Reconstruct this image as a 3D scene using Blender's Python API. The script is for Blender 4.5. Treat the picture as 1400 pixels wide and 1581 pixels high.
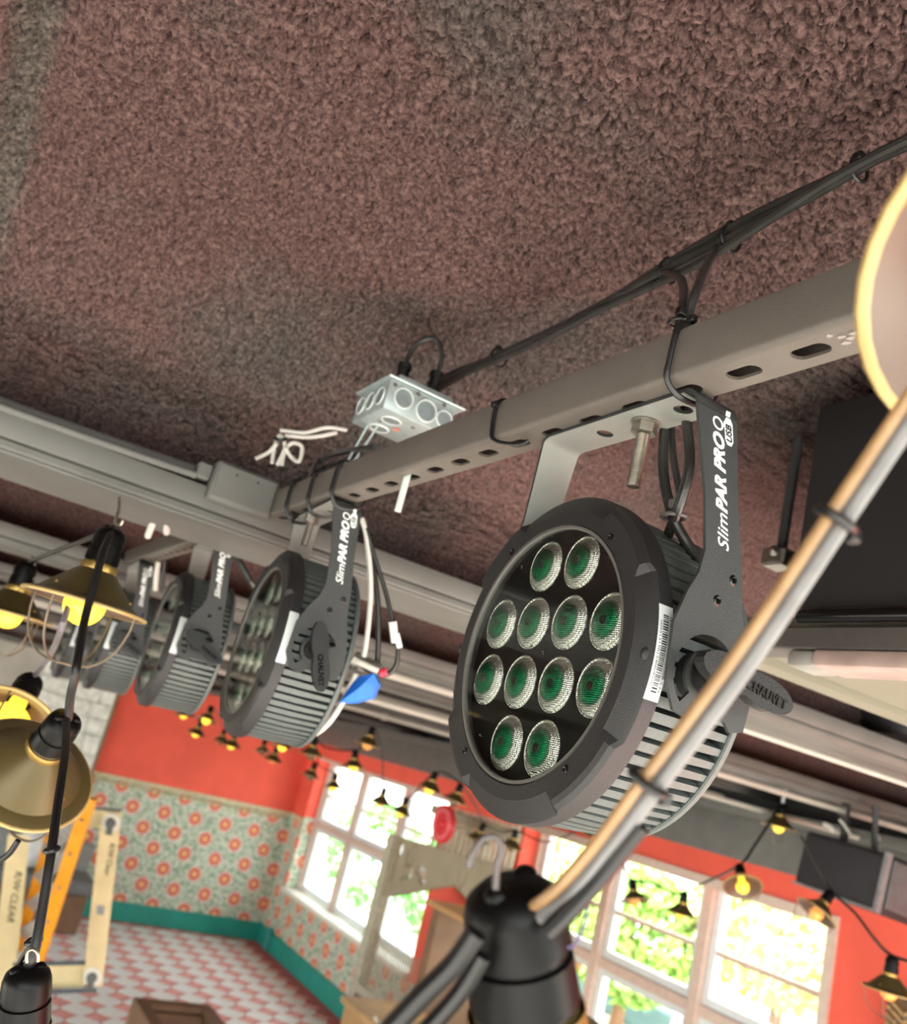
import bpy, bmesh, math, random
import numpy as np
from mathutils import Vector, Matrix, Quaternion
for o in list(bpy.data.objects): bpy.data.objects.remove(o, do_unlink=True)
scene = bpy.context.scene
COL = scene.collection
rnd = random.Random(7)
nrs = np.random.RandomState(11)

# ------------------------------------------------------------------ camera
YAW, PITCH, ROLL = (math.radians(a) for a in (-62.75, 15.3, 14.4))
FPX = 1400.0
FWD = Vector((math.cos(PITCH)*math.sin(YAW), math.cos(PITCH)*math.cos(YAW), math.sin(PITCH)))
RGT = Vector((math.cos(YAW), -math.sin(YAW), 0))
UP0 = RGT.cross(FWD)
RT = RGT*math.cos(ROLL) + UP0*math.sin(ROLL)
UP = UP0*math.cos(ROLL) - RGT*math.sin(ROLL)
CAM = Vector((0, 0, 2.5))
cam = bpy.data.objects.new('camera', bpy.data.cameras.new('camera'))
COL.objects.link(cam)
cam.matrix_world = Matrix(((RT.x, UP.x, -FWD.x, CAM.x), (RT.y, UP.y, -FWD.y, CAM.y), (RT.z, UP.z, -FWD.z, CAM.z), (0, 0, 0, 1)))
cam.data.sensor_fit = 'HORIZONTAL'
cam.data.sensor_width = 36.0
cam.data.lens = 36.0*FPX/1400.0
cam.data.clip_start = 0.02
cam.data.clip_end = 300
cam.data.dof.use_dof = True
cam.data.dof.focus_distance = 0.70
cam.data.dof.aperture_fstop = 9.0
scene.camera = cam

# ------------------------------------------------------------------ world, light, exposure
world = bpy.data.worlds.new('overcast_sky')
scene.world = world
world.use_nodes = True
wn = world.node_tree
wn.nodes.clear()
w_out = wn.nodes.new('ShaderNodeOutputWorld')
w_bg = wn.nodes.new('ShaderNodeBackground')
w_bg.inputs['Color'].default_value = (0.93, 1.0, 0.98, 1)
w_bg.inputs['Strength'].default_value = 1.8
wn.links.new(w_bg.outputs[0], w_out.inputs[0])
sun = bpy.data.objects.new('sun', bpy.data.lights.new('sun', 'SUN'))
sun.data.energy = 7.0
sun.data.angle = math.radians(3)
sun.data.color = (1.0, 0.96, 0.88)
sun.rotation_euler = Vector((0.55, -0.50, 0.67)).to_track_quat('Z', 'Y').to_euler()
COL.objects.link(sun)
vs = scene.view_settings
vs.view_transform = 'Standard'
vs.look = 'None'
vs.gamma = 1.0
vs.use_curve_mapping = False
vs.exposure = 2.1
scene.cycles.use_denoising = True
scene.cycles.max_bounces = 10
scene.cycles.diffuse_bounces = 5
scene.cycles.sample_clamp_indirect = 8.0

# ------------------------------------------------------------------ helpers
def at(px, py, depth):                      # a point that far from the camera along its axis
    return CAM + (RT*((px-700)/FPX) - UP*((py-790.5)/FPX) + FWD)*depth
def on(px, py, axis, val):                  # the point of a world plane seen there
    r = RT*((px-700)/FPX) - UP*((py-790.5)/FPX) + FWD
    return CAM + r*((val-CAM[axis])/r[axis])

def lin(c):
    return tuple(((v/255.0)/12.92 if v/255.0 <= 0.04045 else ((v/255.0+0.055)/1.055)**2.4) for v in c) + (1,)

MATS = {}
def mat(name, rgb, rough=0.6, metal=0.0, var=0.12, scale=25.0, bump=0.0, bscale=200.0, rgb2=None, emit=None, spec=0.5, coat=0.0):
    if name in MATS: return MATS[name]
    m = bpy.data.materials.new(name)
    m.use_nodes = True
    nt = m.node_tree
    bs = nt.nodes['Principled BSDF']
    co = nt.nodes.new('ShaderNodeTexCoord')
    nz = nt.nodes.new('ShaderNodeTexNoise')
    nz.inputs['Scale'].default_value = scale
    nz.inputs['Detail'].default_value = 5
    nt.links.new(co.outputs['Object'], nz.inputs['Vector'])
    rp = nt.nodes.new('ShaderNodeValToRGB')
    a = lin(rgb)
    if rgb2 is not None: b = lin(rgb2)
    else: b = tuple(v*(1-2*var) for v in a[:3]) + (1,)
    rp.color_ramp.elements[0].position = 0.36
    rp.color_ramp.elements[1].position = 0.64
    rp.color_ramp.elements[0].color = b
    rp.color_ramp.elements[1].color = a
    nt.links.new(nz.outputs['Fac'], rp.inputs['Fac'])
    nt.links.new(rp.outputs['Color'], bs.inputs['Base Color'])
    bs.inputs['Roughness'].default_value = rough
    bs.inputs['Metallic'].default_value = metal
    bs.inputs['Specular IOR Level'].default_value = spec
    bs.inputs['Coat Weight'].default_value = coat
    if bump:
        n2 = nt.nodes.new('ShaderNodeTexNoise')
        n2.inputs['Scale'].default_value = bscale
        n2.inputs['Detail'].default_value = 4
        nt.links.new(co.outputs['Object'], n2.inputs['Vector'])
        bp = nt.nodes.new('ShaderNodeBump')
        bp.inputs['Strength'].default_value = bump
        bp.inputs['Distance'].default_value = 0.002
        nt.links.new(n2.outputs['Fac'], bp.inputs['Height'])
        nt.links.new(bp.outputs['Normal'], bs.inputs['Normal'])
    if emit:
        bs.inputs['Emission Color'].default_value = emit[0] + (1,)
        bs.inputs['Emission Strength'].default_value = emit[1]
    MATS[name] = m
    return m

def glass_mat(name, tint=(1, 1, 1), gloss=0.0, fac=None):
    if name in MATS: return MATS[name]
    m = bpy.data.materials.new(name)
    m.use_nodes = True
    nt = m.node_tree
    nt.nodes.clear()
    out = nt.nodes.new('ShaderNodeOutputMaterial')
    mix = nt.nodes.new('ShaderNodeMixShader')
    tr = nt.nodes.new('ShaderNodeBsdfTransparent')
    gl = nt.nodes.new('ShaderNodeBsdfGlossy')
    lw = nt.nodes.new('ShaderNodeLayerWeight')
    lw.inputs['Blend'].default_value = 0.5
    pw = nt.nodes.new('ShaderNodeMath'); pw.operation = 'POWER'; pw.inputs[1].default_value = 4.0
    fr = nt.nodes.new('ShaderNodeMath'); fr.operation = 'MULTIPLY_ADD'; fr.inputs[1].default_value = 0.75; fr.inputs[2].default_value = 0.04
    nt.links.new(lw.outputs['Facing'], pw.inputs[0]); nt.links.new(pw.outputs[0], fr.inputs[0])
    tr.inputs['Color'].default_value = tint + (1,)
    gl.inputs['Roughness'].default_value = gloss
    nt.links.new(fr.outputs[0], mix.inputs[0])
    nt.links.new(tr.outputs[0], mix.inputs[1])
    nt.links.new(gl.outputs[0], mix.inputs[2])
    nt.links.new(mix.outputs[0], out.inputs[0])
    MATS[name] = m
    return m

class MB:
    def __init__(s): s.v = []; s.f = []
    def add(s, vs_, fs, M=None):
        o = len(s.v)
        if M is not None: vs_ = [M @ Vector(v) for v in vs_]
        s.v += [tuple(v) for v in vs_]
        s.f += [tuple(i+o for i in f) for f in fs]
        return s
    def box(s, lo, hi, M=None):
        (a, b, c), (d, e, f) = lo, hi
        return s.add([(a,b,c),(d,b,c),(d,e,c),(a,e,c),(a,b,f),(d,b,f),(d,e,f),(a,e,f)],
                     [(0,3,2,1),(4,5,6,7),(0,1,5,4),(1,2,6,5),(2,3,7,6),(3,0,4,7)], M)
    def bbox(s, lo, hi, bev=0.003, seg=2, M=None):      # bevelled box
        bm = bmesh.new()
        bmesh.ops.create_cube(bm, size=1)
        for v in bm.verts:
            v.co = Vector([(lo[i]+hi[i])/2 + v.co[i]*(hi[i]-lo[i]) for i in range(3)])
        bmesh.ops.bevel(bm, geom=list(bm.edges), offset=bev, segments=seg, profile=0.5, affect='EDGES')
        s.addbm(bm, M); bm.free(); return s
    def addbm(s, bm, M=None):
        bm.verts.ensure_lookup_table(); bm.verts.index_update()
        return s.add([v.co.copy() for v in bm.verts], [[v.index for v in f.verts] for f in bm.faces], M)
    def addmesh(s, me, M=None):
        return s.add([v.co.copy() for v in me.vertices], [tuple(p.vertices) for p in me.polygons], M)
    def bar(s, p, q, w, h, upv=(0, 0, 1)):               # a beam of rectangular section from p to q
        p, q = Vector(p), Vector(q); d = (q-p); L = d.length; d.normalize()
        x = d.cross(Vector(upv))
        if x.length < 1e-4: x = d.cross(Vector((1, 0, 0)))
        x.normalize(); y = x.cross(d)
        M = Matrix(((x.x, d.x, y.x, p.x), (x.y, d.y, y.y, p.y), (x.z, d.z, y.z, p.z), (0,0,0,1)))
        return s.box((-w/2, 0, -h/2), (w/2, L, h/2), M)
    def cyl(s, p, q, r, n=16, r2=None, cap=True):
        r2 = r if r2 is None else r2
        return s.tube([p, q], [r, r2], n, smooth=False, cap=cap)
    def tube(s, pts, r, n=8, smooth=True, cap=True, sub=6, flat=1.0):
        pts = [Vector(p) for p in pts]
        if smooth and len(pts) > 2: 
            out = []
            for i in range(len(pts)-1):
                p0 = pts[max(i-1, 0)]; p1 = pts[i]; p2 = pts[i+1]; p3 = pts[min(i+2, len(pts)-1)]
                for k in range(sub):
                    t = k/sub
                    out.append(0.5*((2*p1) + (p2-p0)*t + (2*p0-5*p1+4*p2-p3)*t*t + (3*p1-p0-3*p2+p3)*t**3))
            pts = out + [pts[-1]]
        N = len(pts)
        rad = r if isinstance(r, (list, tuple)) else [r]*N
        if len(rad) != N: rad = [rad[0] + (rad[-1]-rad[0])*i/(N-1) for i in range(N)]
        tang = [(pts[min(i+1, N-1)]-pts[max(i-1, 0)]).normalized() for i in range(N)]
        nrm = tang[0].orthogonal().normalized()
        vs_ = []
        for i in range(N):
            nrm = (nrm - tang[i]*nrm.dot(tang[i])).normalized()
            bn = tang[i].cross(nrm)
            for k in range(n):
                a = 2*math.pi*k/n
                vs_.append(pts[i] + (nrm*math.cos(a)*flat + bn*math.sin(a))*rad[i])
        fs = [(i*n+k, i*n+(k+1)%n, (i+1)*n+(k+1)%n, (i+1)*n+k) for i in range(N-1) for k in range(n)]
        if cap: fs += [tuple(range(n))[::-1], tuple((N-1)*n+k for k in range(n))]
        return s.add(vs_, fs)
    def lathe(s, prof, n=32, M=None, rf=None, arc=None):   # profile of (r, h) about local Z
        a0, a1 = arc or (0, 2*math.pi)
        full = arc is None
        m = n if full else n+1
        vs_ = []
        for r, h in prof:
            for k in range(m):
                a = a0+(a1-a0)*k/n
                vs_.append((r*math.cos(a), r*math.sin(a), h))
        fs = []
        for i in range(len(prof)-1):
            for k in range(n):
                k2 = (k+1) % m
                fs.append((i*m+k, i*m+k2, (i+1)*m+k2, (i+1)*m+k))
        return s.add(vs_, fs, M)
    def ball(s, c, r, n=12, m=8, sc=(1, 1, 1), M=None):
        vs_ = []
        for i in range(m+1):
            t = math.pi*i/m
            for k in range(n):
                a = 2*math.pi*k/n
                vs_.append((c[0]+sc[0]*r*math.sin(t)*math.cos(a), c[1]+sc[1]*r*math.sin(t)*math.sin(a), c[2]+sc[2]*r*math.cos(t)))
        return s.add(vs_, [(i*n+k, (i+1)*n+k, (i+1)*n+(k+1)%n, i*n+(k+1)%n) for i in range(m) for k in range(n)], M)
    def mesh(s, name, smooth=True, angle=0.6, shift=None):
        me = bpy.data.meshes.new(name)
        vv = s.v if shift is None else [(a-shift[0], b-shift[1], c-shift[2]) for a, b, c in s.v]
        me.from_pydata(vv, [], s.f)
        me.validate(clean_customdata=False)
        bm = bmesh.new(); bm.from_mesh(me)
        bmesh.ops.recalc_face_normals(bm, faces=bm.faces)
        bm.to_mesh(me); bm.free()
        if smooth:
            me.polygons.foreach_set('use_smooth', [True]*len(me.polygons))
            me.set_sharp_from_angle(angle=angle)
        return me

def tag(o, label=None, cat=None, group=None, kind=None):
    if label: o['label'] = label
    if cat: o['category'] = cat
    if group: o['group'] = group
    if kind: o['kind'] = kind
    return o
def obj(name, mb, m, parent=None, smooth=True, angle=0.6, label=None, kind=None):
    """one mesh object; mb in world coordinates is shifted to its parent's base"""
    if isinstance(mb, MB):
        sh = world_loc(parent) if parent is not None and not parent.get('_local') else None
        me = mb.mesh(name, smooth, angle, sh)
    else: me = mb
    if m is not None and not me.materials: me.materials.append(m)
    o = bpy.data.objects.new(name, me)
    COL.objects.link(o)
    if parent is not None: o.parent = parent
    if label: o['label'] = label
    if kind: o['kind'] = kind
    return o
def world_loc(o):
    v = Vector((0, 0, 0))
    while o is not None:
        v += o.location; o = o.parent
    return v
def thing(name, label, cat, loc=(0, 0, 0), group=None, local=False):
    o = bpy.data.objects.new(name, None)
    o.empty_display_size = 0.05
    COL.objects.link(o)
    o.location = loc
    if local: o['_local'] = 1
    return tag(o, label, cat, group)
def single(name, mb, m, label, cat, group=None, kind=None, smooth=True, angle=0.6):
    """a thing that is one mesh, with its origin at its base"""
    vv = mb.v
    base = Vector((sum(v[0] for v in vv)/len(vv), sum(v[1] for v in vv)/len(vv), min(v[2] for v in vv)))
    me = mb.mesh(name, smooth, angle, base)
    if m is not None: me.materials.append(m)
    o = bpy.data.objects.new(name, me)
    COL.objects.link(o); o.location = base
    return tag(o, label, cat, group, kind)
def struct(name, mb, m, parent=None, smooth=True):
    o = obj(name, mb, m, parent, smooth)
    if parent is None: o['kind'] = 'structure'
    return o
def copy_tree(o, parent=None):
    c = o.copy(); COL.objects.link(c); c.parent = parent
    for ch in list(o.children): copy_tree(ch, c)
    return c

def flat_poly(outer, holes=(), thick=0.002):
    """2-D outline with holes, filled and extruded about z = 0"""
    cu = bpy.data.curves.new('outline', 'CURVE')
    cu.dimensions = '2D'; cu.fill_mode = 'BOTH'; cu.extrude = thick/2
    for poly in [outer] + list(holes):
        sp = cu.splines.new('POLY')
        sp.points.add(len(poly)-1)
        for p, q in zip(sp.points, poly): p.co = (q[0], q[1], 0, 1)
        sp.use_cyclic_u = True
    ob = bpy.data.objects.new('outline', cu)
    COL.objects.link(ob)
    dg = bpy.context.evaluated_depsgraph_get()
    me = bpy.data.meshes.new_from_object(ob.evaluated_get(dg))
    bpy.data.objects.remove(ob); bpy.data.curves.remove(cu)
    return me
def text_mesh(body, size, shear=0.0, offset=0.0, extrude=0.0003, space=1.0, align='LEFT'):
    cu = bpy.data.curves.new('lettering', 'FONT')
    cu.body = body; cu.size = size; cu.shear = shear; cu.offset = offset; cu.extrude = extrude
    cu.space_character = space; cu.align_x = align; cu.resolution_u = 3
    ob = bpy.data.objects.new('lettering', cu)
    COL.objects.link(ob)
    dg = bpy.context.evaluated_depsgraph_get()
    me = bpy.data.meshes.new_from_object(ob.evaluated_get(dg))
    bpy.data.objects.remove(ob); bpy.data.curves.remove(cu)
    return me
def width_of(me): 
    xs = [v.co.x for v in me.vertices]; return min(xs), max(xs)
def capsule(cx, cy, L, W, n=6):
    r = W/2; h = L/2-r
    return [(cx+h+r*math.cos(a), cy+r*math.sin(a)) for a in [(-0.5+i/n)*math.pi for i in range(n+1)]] + \
           [(cx-h+r*math.cos(a), cy+r*math.sin(a)) for a in [(0.5+i/n)*math.pi for i in range(n+1)]]
def circle(cx, cy, r, n=20): return [(cx+r*math.cos(2*math.pi*i/n), cy+r*math.sin(2*math.pi*i/n)) for i in range(n)]
def frame_from(z, x=None, o=(0, 0, 0)):                 # matrix whose local Z points along z
    z = Vector(z).normalized()
    x = Vector(x) if x is not None else z.orthogonal()
    x = (x - z*x.dot(z)).normalized(); y = z.cross(x)
    return Matrix(((x.x, y.x, z.x, o[0]), (x.y, y.y, z.y, o[1]), (x.z, y.z, z.z, o[2]), (0, 0, 0, 1)))

# ------------------------------------------------------------------ materials
M_red = mat('red_plaster', (240, 96, 76), 0.75, var=0.06, scale=3, bump=0.15, bscale=60)
M_grey = mat('grey_steel_paint', (102, 101, 97), 0.55, var=0.08, scale=9, bump=0.1, bscale=90)
M_strut = mat('dark_taupe_paint', (98, 92, 86), 0.42, var=0.06, scale=30, bump=0.12, bscale=500)
M_darkgrey = mat('charcoal_paint', (58, 58, 60), 0.6, var=0.1)
M_white = mat('white_window_paint', (226, 224, 212), 0.5, var=0.05)
M_pinkwhite = mat('cream_pink_trim', (214, 190, 176), 0.55, var=0.06)
M_teal = mat('teal_paint', (30, 150, 136), 0.5, var=0.08, scale=5)
M_stone = mat('white_stone', (240, 242, 234), 0.85, var=0.14, scale=14, bump=0.8, bscale=40)
M_plaster = mat('pale_plaster', (178, 174, 164), 0.85, var=0.08, scale=4)
M_concrete = mat('pale_concrete', (196, 194, 186), 0.9, var=0.06, scale=2)
M_blackplastic = mat('black_plastic', (8, 8, 9), 0.42, var=0.15, scale=120, bump=0.25, bscale=900)
M_gloss = mat('gloss_black', (12, 12, 13), 0.12, var=0.1, scale=60)
M_cable = mat('black_cable', (44, 43, 41), 0.27, var=0.12, scale=40, bump=0.1, bscale=400)
M_whitecable = mat('white_cable', (205, 203, 196), 0.45, var=0.06)
M_zinc = mat('galvanised_zinc', (178, 190, 190), 0.36, metal=0.45, var=0.06, scale=60)
M_steel = mat('bright_steel', (168, 162, 152), 0.33, metal=0.9, var=0.12, scale=80)
M_glass = glass_mat('clear_glass', (0.97, 0.99, 0.98))
M_wood = mat('brown_wood', (120, 88, 62), 0.6, var=0.14, scale=6)
M_tan = mat('tan_wood', (196, 152, 100), 0.6, var=0.1, scale=6)
M_cream = mat('cream_timber', (226, 208, 160), 0.6, var=0.07, scale=8)

# ------------------------------------------------------------------ wallpaper (flat print)
def wallpaper(name, axis, period=0.375, c0=2.67, z0=1.21):
    m = bpy.data.materials.new(name); m.use_nodes = True
    nt = m.node_tree; bs = nt.nodes['Principled BSDF']
    N = nt.nodes.new; L = nt.links.new
    geo = N('ShaderNodeNewGeometry'); sep = N('ShaderNodeSeparateXYZ')
    L(geo.outputs['Position'], sep.inputs[0])
    def ma(op, a, b=None, c=None):
        n = N('ShaderNodeMath'); n.operation = op
        for i, v in enumerate((a, b, c)):
            if v is None: continue
            if isinstance(v, (int, float)): n.inputs[i].default_value = v
            else: L(v, n.inputs[i])
        return n.outputs[0]
    u = sep.outputs[axis]; z = sep.outputs[2]
    def cell(off):
        uu = ma('SUBTRACT', ma('FRACT', ma('ADD', ma('DIVIDE', ma('SUBTRACT', u, c0), period), 0.5+off+40)), 0.5)
        zz = ma('SUBTRACT', ma('FRACT', ma('ADD', ma('DIVIDE', ma('SUBTRACT', z, z0), 0.40), 0.5+off+40)), 0.5)
        uu = ma('MULTIPLY', uu, period); zz = ma('MULTIPLY', zz, 0.40)
        r = ma('SQRT', ma('ADD', ma('MULTIPLY', uu, uu), ma('MULTIPLY', zz, zz)))
        th = ma('ARCTAN2', zz, uu)
        ray = ma('MULTIPLY', ma('SINE', ma('MULTIPLY', th, 20)), 0.011)
        return r, ma('ADD', r, ray)
    r1, q1 = cell(0.0); r2, q2 = cell(0.5)
    r = ma('MINIMUM', r1, r2); q = ma('MINIMUM', q1, q2)
    vo = N('ShaderNodeTexVoronoi'); vo.inputs['Scale'].default_value = 34
    L(geo.outputs['Position'], vo.inputs['Vector'])
    vr = N('ShaderNodeValToRGB'); e = vr.color_ramp.elements
    e[0].position = 0.0; e[0].color = lin((232, 232, 216)); e[1].position = 0.75; e[1].color = lin((128, 148, 126))
    k = vr.color_ramp.elements.new(0.35); k.color = lin((204, 212, 194))
    k = vr.color_ramp.elements.new(0.55); k.color = lin((168, 180, 158))
    L(vo.outputs['Distance'], vr.inputs['Fac'])
    fr = N('ShaderNodeValToRGB'); fr.color_ramp.interpolation = 'LINEAR'; e = fr.color_ramp.elements
    e[0].position = 0.0; e[0].color = lin((244, 214, 160)); e[1].position = 1.0; e[1].color = lin((206, 96, 84))
    k = fr.color_ramp.elements.new(0.30); k.color = lin((226, 150, 104))
    k = fr.color_ramp.elements.new(0.62); k.color = lin((204, 104, 78))
    k = fr.color_ramp.elements.new(0.66); k.color = lin((206, 92, 80))
    L(ma('DIVIDE', r, 0.085), fr.inputs['Fac'])
    ring = N('ShaderNodeMix'); ring.data_type = 'RGBA'
    L(ma('LESS_THAN', r, 0.088), ring.inputs['Factor']); L(vr.outputs[0], ring.inputs['A'])
    ring.inputs['B'].default_value = lin((232, 206, 196))
    mx = N('ShaderNodeMix'); mx.data_type = 'RGBA'
    L(ma('LESS_THAN', q, 0.074), mx.inputs['Factor']); L(ring.outputs['Result'], mx.inputs['A']); L(fr.outputs[0], mx.inputs['B'])
    L(mx.outputs['Result'], bs.inputs['Base Color'])
    bs.inputs['Roughness'].default_value = 0.7
    return m
M_paper_far = wallpaper('sunburst_wallpaper_far', 1)
M_paper_win = wallpaper('sunburst_wallpaper_side', 0, c0=-10.0)

# ------------------------------------------------------------------ floor
XF, YW = -11.13, 4.60
struct('floor', MB().box((-12.5, -5, -0.25), (7.5, YW+0.3, -0.008)), mat('screed', (196, 192, 186), 0.7, var=0.06, scale=3))
floor = bpy.data.objects['floor']
obj('grout_bed', MB().box((-12.2, 0.4, -0.0079), (-4.6, YW+0.1, -0.003)), mat('rose_grout', (196, 104, 102), 0.8, var=0.12, scale=12), floor)
M_tw = mat('white_tile', (232, 234, 232), 0.35, var=0.06, scale=3)
M_tp = mat('pink_tile', (230, 156, 148), 0.4, var=0.10, scale=3)
PT = 0.275
def tile_mesh(name, pts, m):
    mb = MB(); n = len(pts)
    mb.add([(x, y, -0.006) for x, y in pts] + [(x*0.97, y*0.97, 0.0) for x, y in pts] + [(0, 0, 0)],
           [(i, (i+1) % n, n+(i+1) % n, n+i) for i in range(n)] + [(n+i, n+(i+1) % n, 2*n) for i in range(n)])
    me = mb.mesh(name, smooth=False); me.materials.append(m); return me
q = [(0.133, 0.022), (0.098, 0.062), (0.062, 0.098), (0.022, 0.133)]
wp = []
for k in range(4):
    a = k*math.pi/2
    wp += [(x*math.cos(a)-y*math.sin(a), x*math.sin(a)+y*math.cos(a)) for x, y in q]
h = PT/2
q = [(0.096, 0.0), (0.062, 0.022), (0.044, 0.044), (0.022, 0.062)]
pp = []
for k in range(4):
    a = k*math.pi/2
    pp += [(x*math.cos(a)-y*math.sin(a), x*math.sin(a)+y*math.cos(a)) for x, y in q]
me_w = tile_mesh('white_tile', wp, M_tw); me_p = tile_mesh('pink_tile', pp, M_tp)
nt_ = 0
for i in range(-3, 20):
    for j in range(-7, 7):
        x, y = -10.59+PT*i, 2.86+PT*j
        d = Vector((x, y, 0))-CAM; zc = d.dot(FWD)
        u, v = 700+FPX*d.dot(RT)/zc, 790.5-FPX*d.dot(UP)/zc
        for me, ox, oy, nm in ((me_w, 0, 0, 'white_tile'), (me_p, h, h, 'pink_tile')):
            if -60 < u < 640 and v < 1660 and x+ox > XF+0.1 and y+oy < YW-0.12:
                o = bpy.data.objects.new(nm, me); COL.objects.link(o); o.parent = floor
                o.location = (x+ox, y+oy, 0)

# ------------------------------------------------------------------ far wall
wf = struct('wall_far', MB().box((XF-0.3, 2.1, -0.01), (XF, YW+0.3, 3.25)), M_red)
obj('wallpaper', MB().box((XF, 2.1, 0.2), (XF+0.006, YW-0.006, 1.46)), M_paper_far, wf)
tr = MB().box((XF, 2.1, 1.455), (XF+0.02, YW-0.02, 1.50))
obj('picture_rail', tr, mat('cream_trim', (206, 196, 160), 0.6), wf)
bead = MB().box((-0.006, -0.012, -0.02), (0.012, 0.012, 0.02)); bme = bead.mesh('bead', False); bme.materials.append(mat('cream_bead', (196, 190, 152), 0.6))
for i in range(54):
    o = bpy.data.objects.new('bead', bme); COL.objects.link(o); o.parent = wf; o.location = (XF+0.012, 2.13+i*0.0445, 1.425)
struct('baseboard_far', MB().box((XF, 2.1, -0.004), (XF+0.025, YW-0.03, 0.2)), M_teal)
mb = MB(); rr = random.Random(3)
struct('wall_pilaster', MB().box((XF-0.25, 1.25, -0.01), (XF+0.10, 2.085, 3.2)), mat('grey_mortar', (206, 206, 198), 0.9))
wpil = bpy.data.objects['wall_pilaster']
zz = 0.0; row = 0
while zz < 3.1:                                         # rough pale stones, each one a piece
    hgt = rr.uniform(0.16, 0.24); yy = 1.26
    while yy < 2.05:
        wdt = min(rr.uniform(0.2, 0.4), 2.075-yy)
        if 2.075-yy-wdt < 0.1: wdt = 2.075-yy
        obj('stone', MB().bbox((XF+0.09, yy+0.006, zz+0.006), (XF+0.125+rr.uniform(0, 0.02), yy+wdt-0.006, min(zz+hgt, 3.15)-0.006), 0.012, 1), M_stone, wpil)
        yy += wdt
    zz += hgt
struct('wall_left_end', MB().box((XF-0.3, -5, -0.01), (XF+0.0, 1.24, 3.25)), M_plaster)
# timber post edge of the red wall
struct('trim_1', MB().box((XF, 2.085, 0.0), (XF+0.04, 2.125, 3.2)), mat('olive_trim', (150, 138, 110), 0.6))

# ------------------------------------------------------------------ window wall: piers, header and dado
ww = struct('wall_window', MB()
    .box((XF-0.3, YW, -0.01), (-10.74, YW+0.3, 3.25))
    .box((-10.74, YW, 2.22), (-7.55, YW+0.3, 3.25)).box((-10.74, YW, -0.01), (-7.55, YW+0.3, 0.66))
    .box((-7.55, YW, -0.01), (-6.30, YW+0.3, 3.25))
    .box((-6.30, YW, 2.22), (-3.42, YW+0.3, 3.25)).box((-6.30, YW, -0.01), (-3.42, YW+0.3, 0.66))
    .box((-3.42, YW, -0.01), (1.25, YW+0.3, 3.25)), M_red, smooth=False)
obj('upper_panel', MB().box((XF, YW-0.012, 2.70), (1.25, YW, 3.2)), M_darkgrey, ww)
obj('wallpaper', MB().box((XF, YW-0.006, 0.2), (-2.0, YW, 0.655)).box((XF, YW-0.006, 0.655), (-10.75, YW, 1.46)), M_paper_win, ww)
obj('reveal_paper', MB().box((-10.74, YW+0.002, 0.70), (-10.732, YW+0.25, 1.52)), M_paper_far, ww)
obj('picture_rail', MB().box((XF, YW-0.02, 1.455), (-10.75, YW, 1.50)), MATS['cream_trim'], ww)
struct('baseboard_window', MB().box((XF, YW-0.03, -0.004), (-2.0, YW-0.001, 0.2)), M_teal)
struct('trim_2', MB().box((-10.78, YW-0.06, -0.003), (-10.66, YW-0.031, 0.24)), mat('pale_teal', (70, 158, 152), 0.5))
struct('trim_3', MB().bbox((-10.74, YW-0.06, 0.66), (-7.55, YW+0.26, 0.705), 0.006), M_white)
struct('trim_4', MB().bbox((-6.30, YW-0.06, 0.66), (-3.42, YW+0.26, 0.705), 0.006), M_white)
struct('trim_5', MB().box((-6.36, YW-0.02, 2.19), (-3.37, YW, 2.25)).box((-3.43, YW-0.02, 0.66), (-3.37, YW, 2.19)), M_pinkwhite)
struct('trim_6', MB().box((-10.74, YW-0.012, 2.20), (-7.5, YW, 2.235)), M_pinkwhite)
M_bluewhite = mat('cool_white_sash', (222, 228, 230), 0.4, var=0.04)
def window(n, x0, x1):
    root = bpy.data.objects.new('window_%d' % n, None); COL.objects.link(root); root.location = ((x0+x1)/2, YW+0.22, 0.70)
    root['kind'] = 'structure'
    y0, y1 = YW+0.18, YW+0.25
    obj('mullion', MB().box((x0-0.045 if n not in (1, 4) else x0-0.018, y0-0.04, 0.706), (x0+0.03, y1, 2.219)), M_pinkwhite, root)
    if n in (3, 6): obj('mullion', MB().box((x1-0.03, y0-0.04, 0.706), (x1+0.018, y1, 2.219)), M_pinkwhite, root)
    obj('rail', MB().box((x0+0.03, y0-0.02, 1.435), (x1-0.03, y1, 1.50)), M_pinkwhite, root)
    x1 = x1 if n in (3, 6) else x1-0.016
    for a, b in ((0.72, 1.43), (1.505, 2.215)):
        f = obj('sash_frame', MB().box((x0+0.03, y0, a), (x0+0.085, y1-0.01, b)).box((x1-0.085, y0, a), (x1-0.03, y1-0.01, b))
            .box((x0+0.085, y0, a), (x1-0.085, y1-0.01, a+0.05)).box((x0+0.085, y0, b-0.04), (x1-0.085, y1-0.01, b)), M_bluewhite, root, smooth=False)
        if a > 1:
            obj('sash_bar', MB().box((x0+0.085, y0+0.005, 1.80), (x1-0.085, y1-0.015, 1.83)), M_pinkwhite, f)
            obj('pane', MB().box((x0+0.085, y0+0.03, a+0.05), (x1-0.085, y0+0.034, 1.80)), M_glass, f)
            obj('pane', MB().box((x0+0.085, y0+0.03, 1.83), (x1-0.085, y0+0.034, b-0.04)), M_glass, f)
        else:
            obj('pane', MB().box((x0+0.085, y0+0.03, a+0.05), (x1-0.085, y0+0.034, b-0.04)), M_glass, f)
for n, (a, b) in enumerate(((-10.72, -9.73), (-9.73, -8.66), (-8.66, -7.57), (-6.28, -5.38), (-5.38, -4.42), (-4.42, -3.44)), 1): window(n, a, b)

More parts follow.
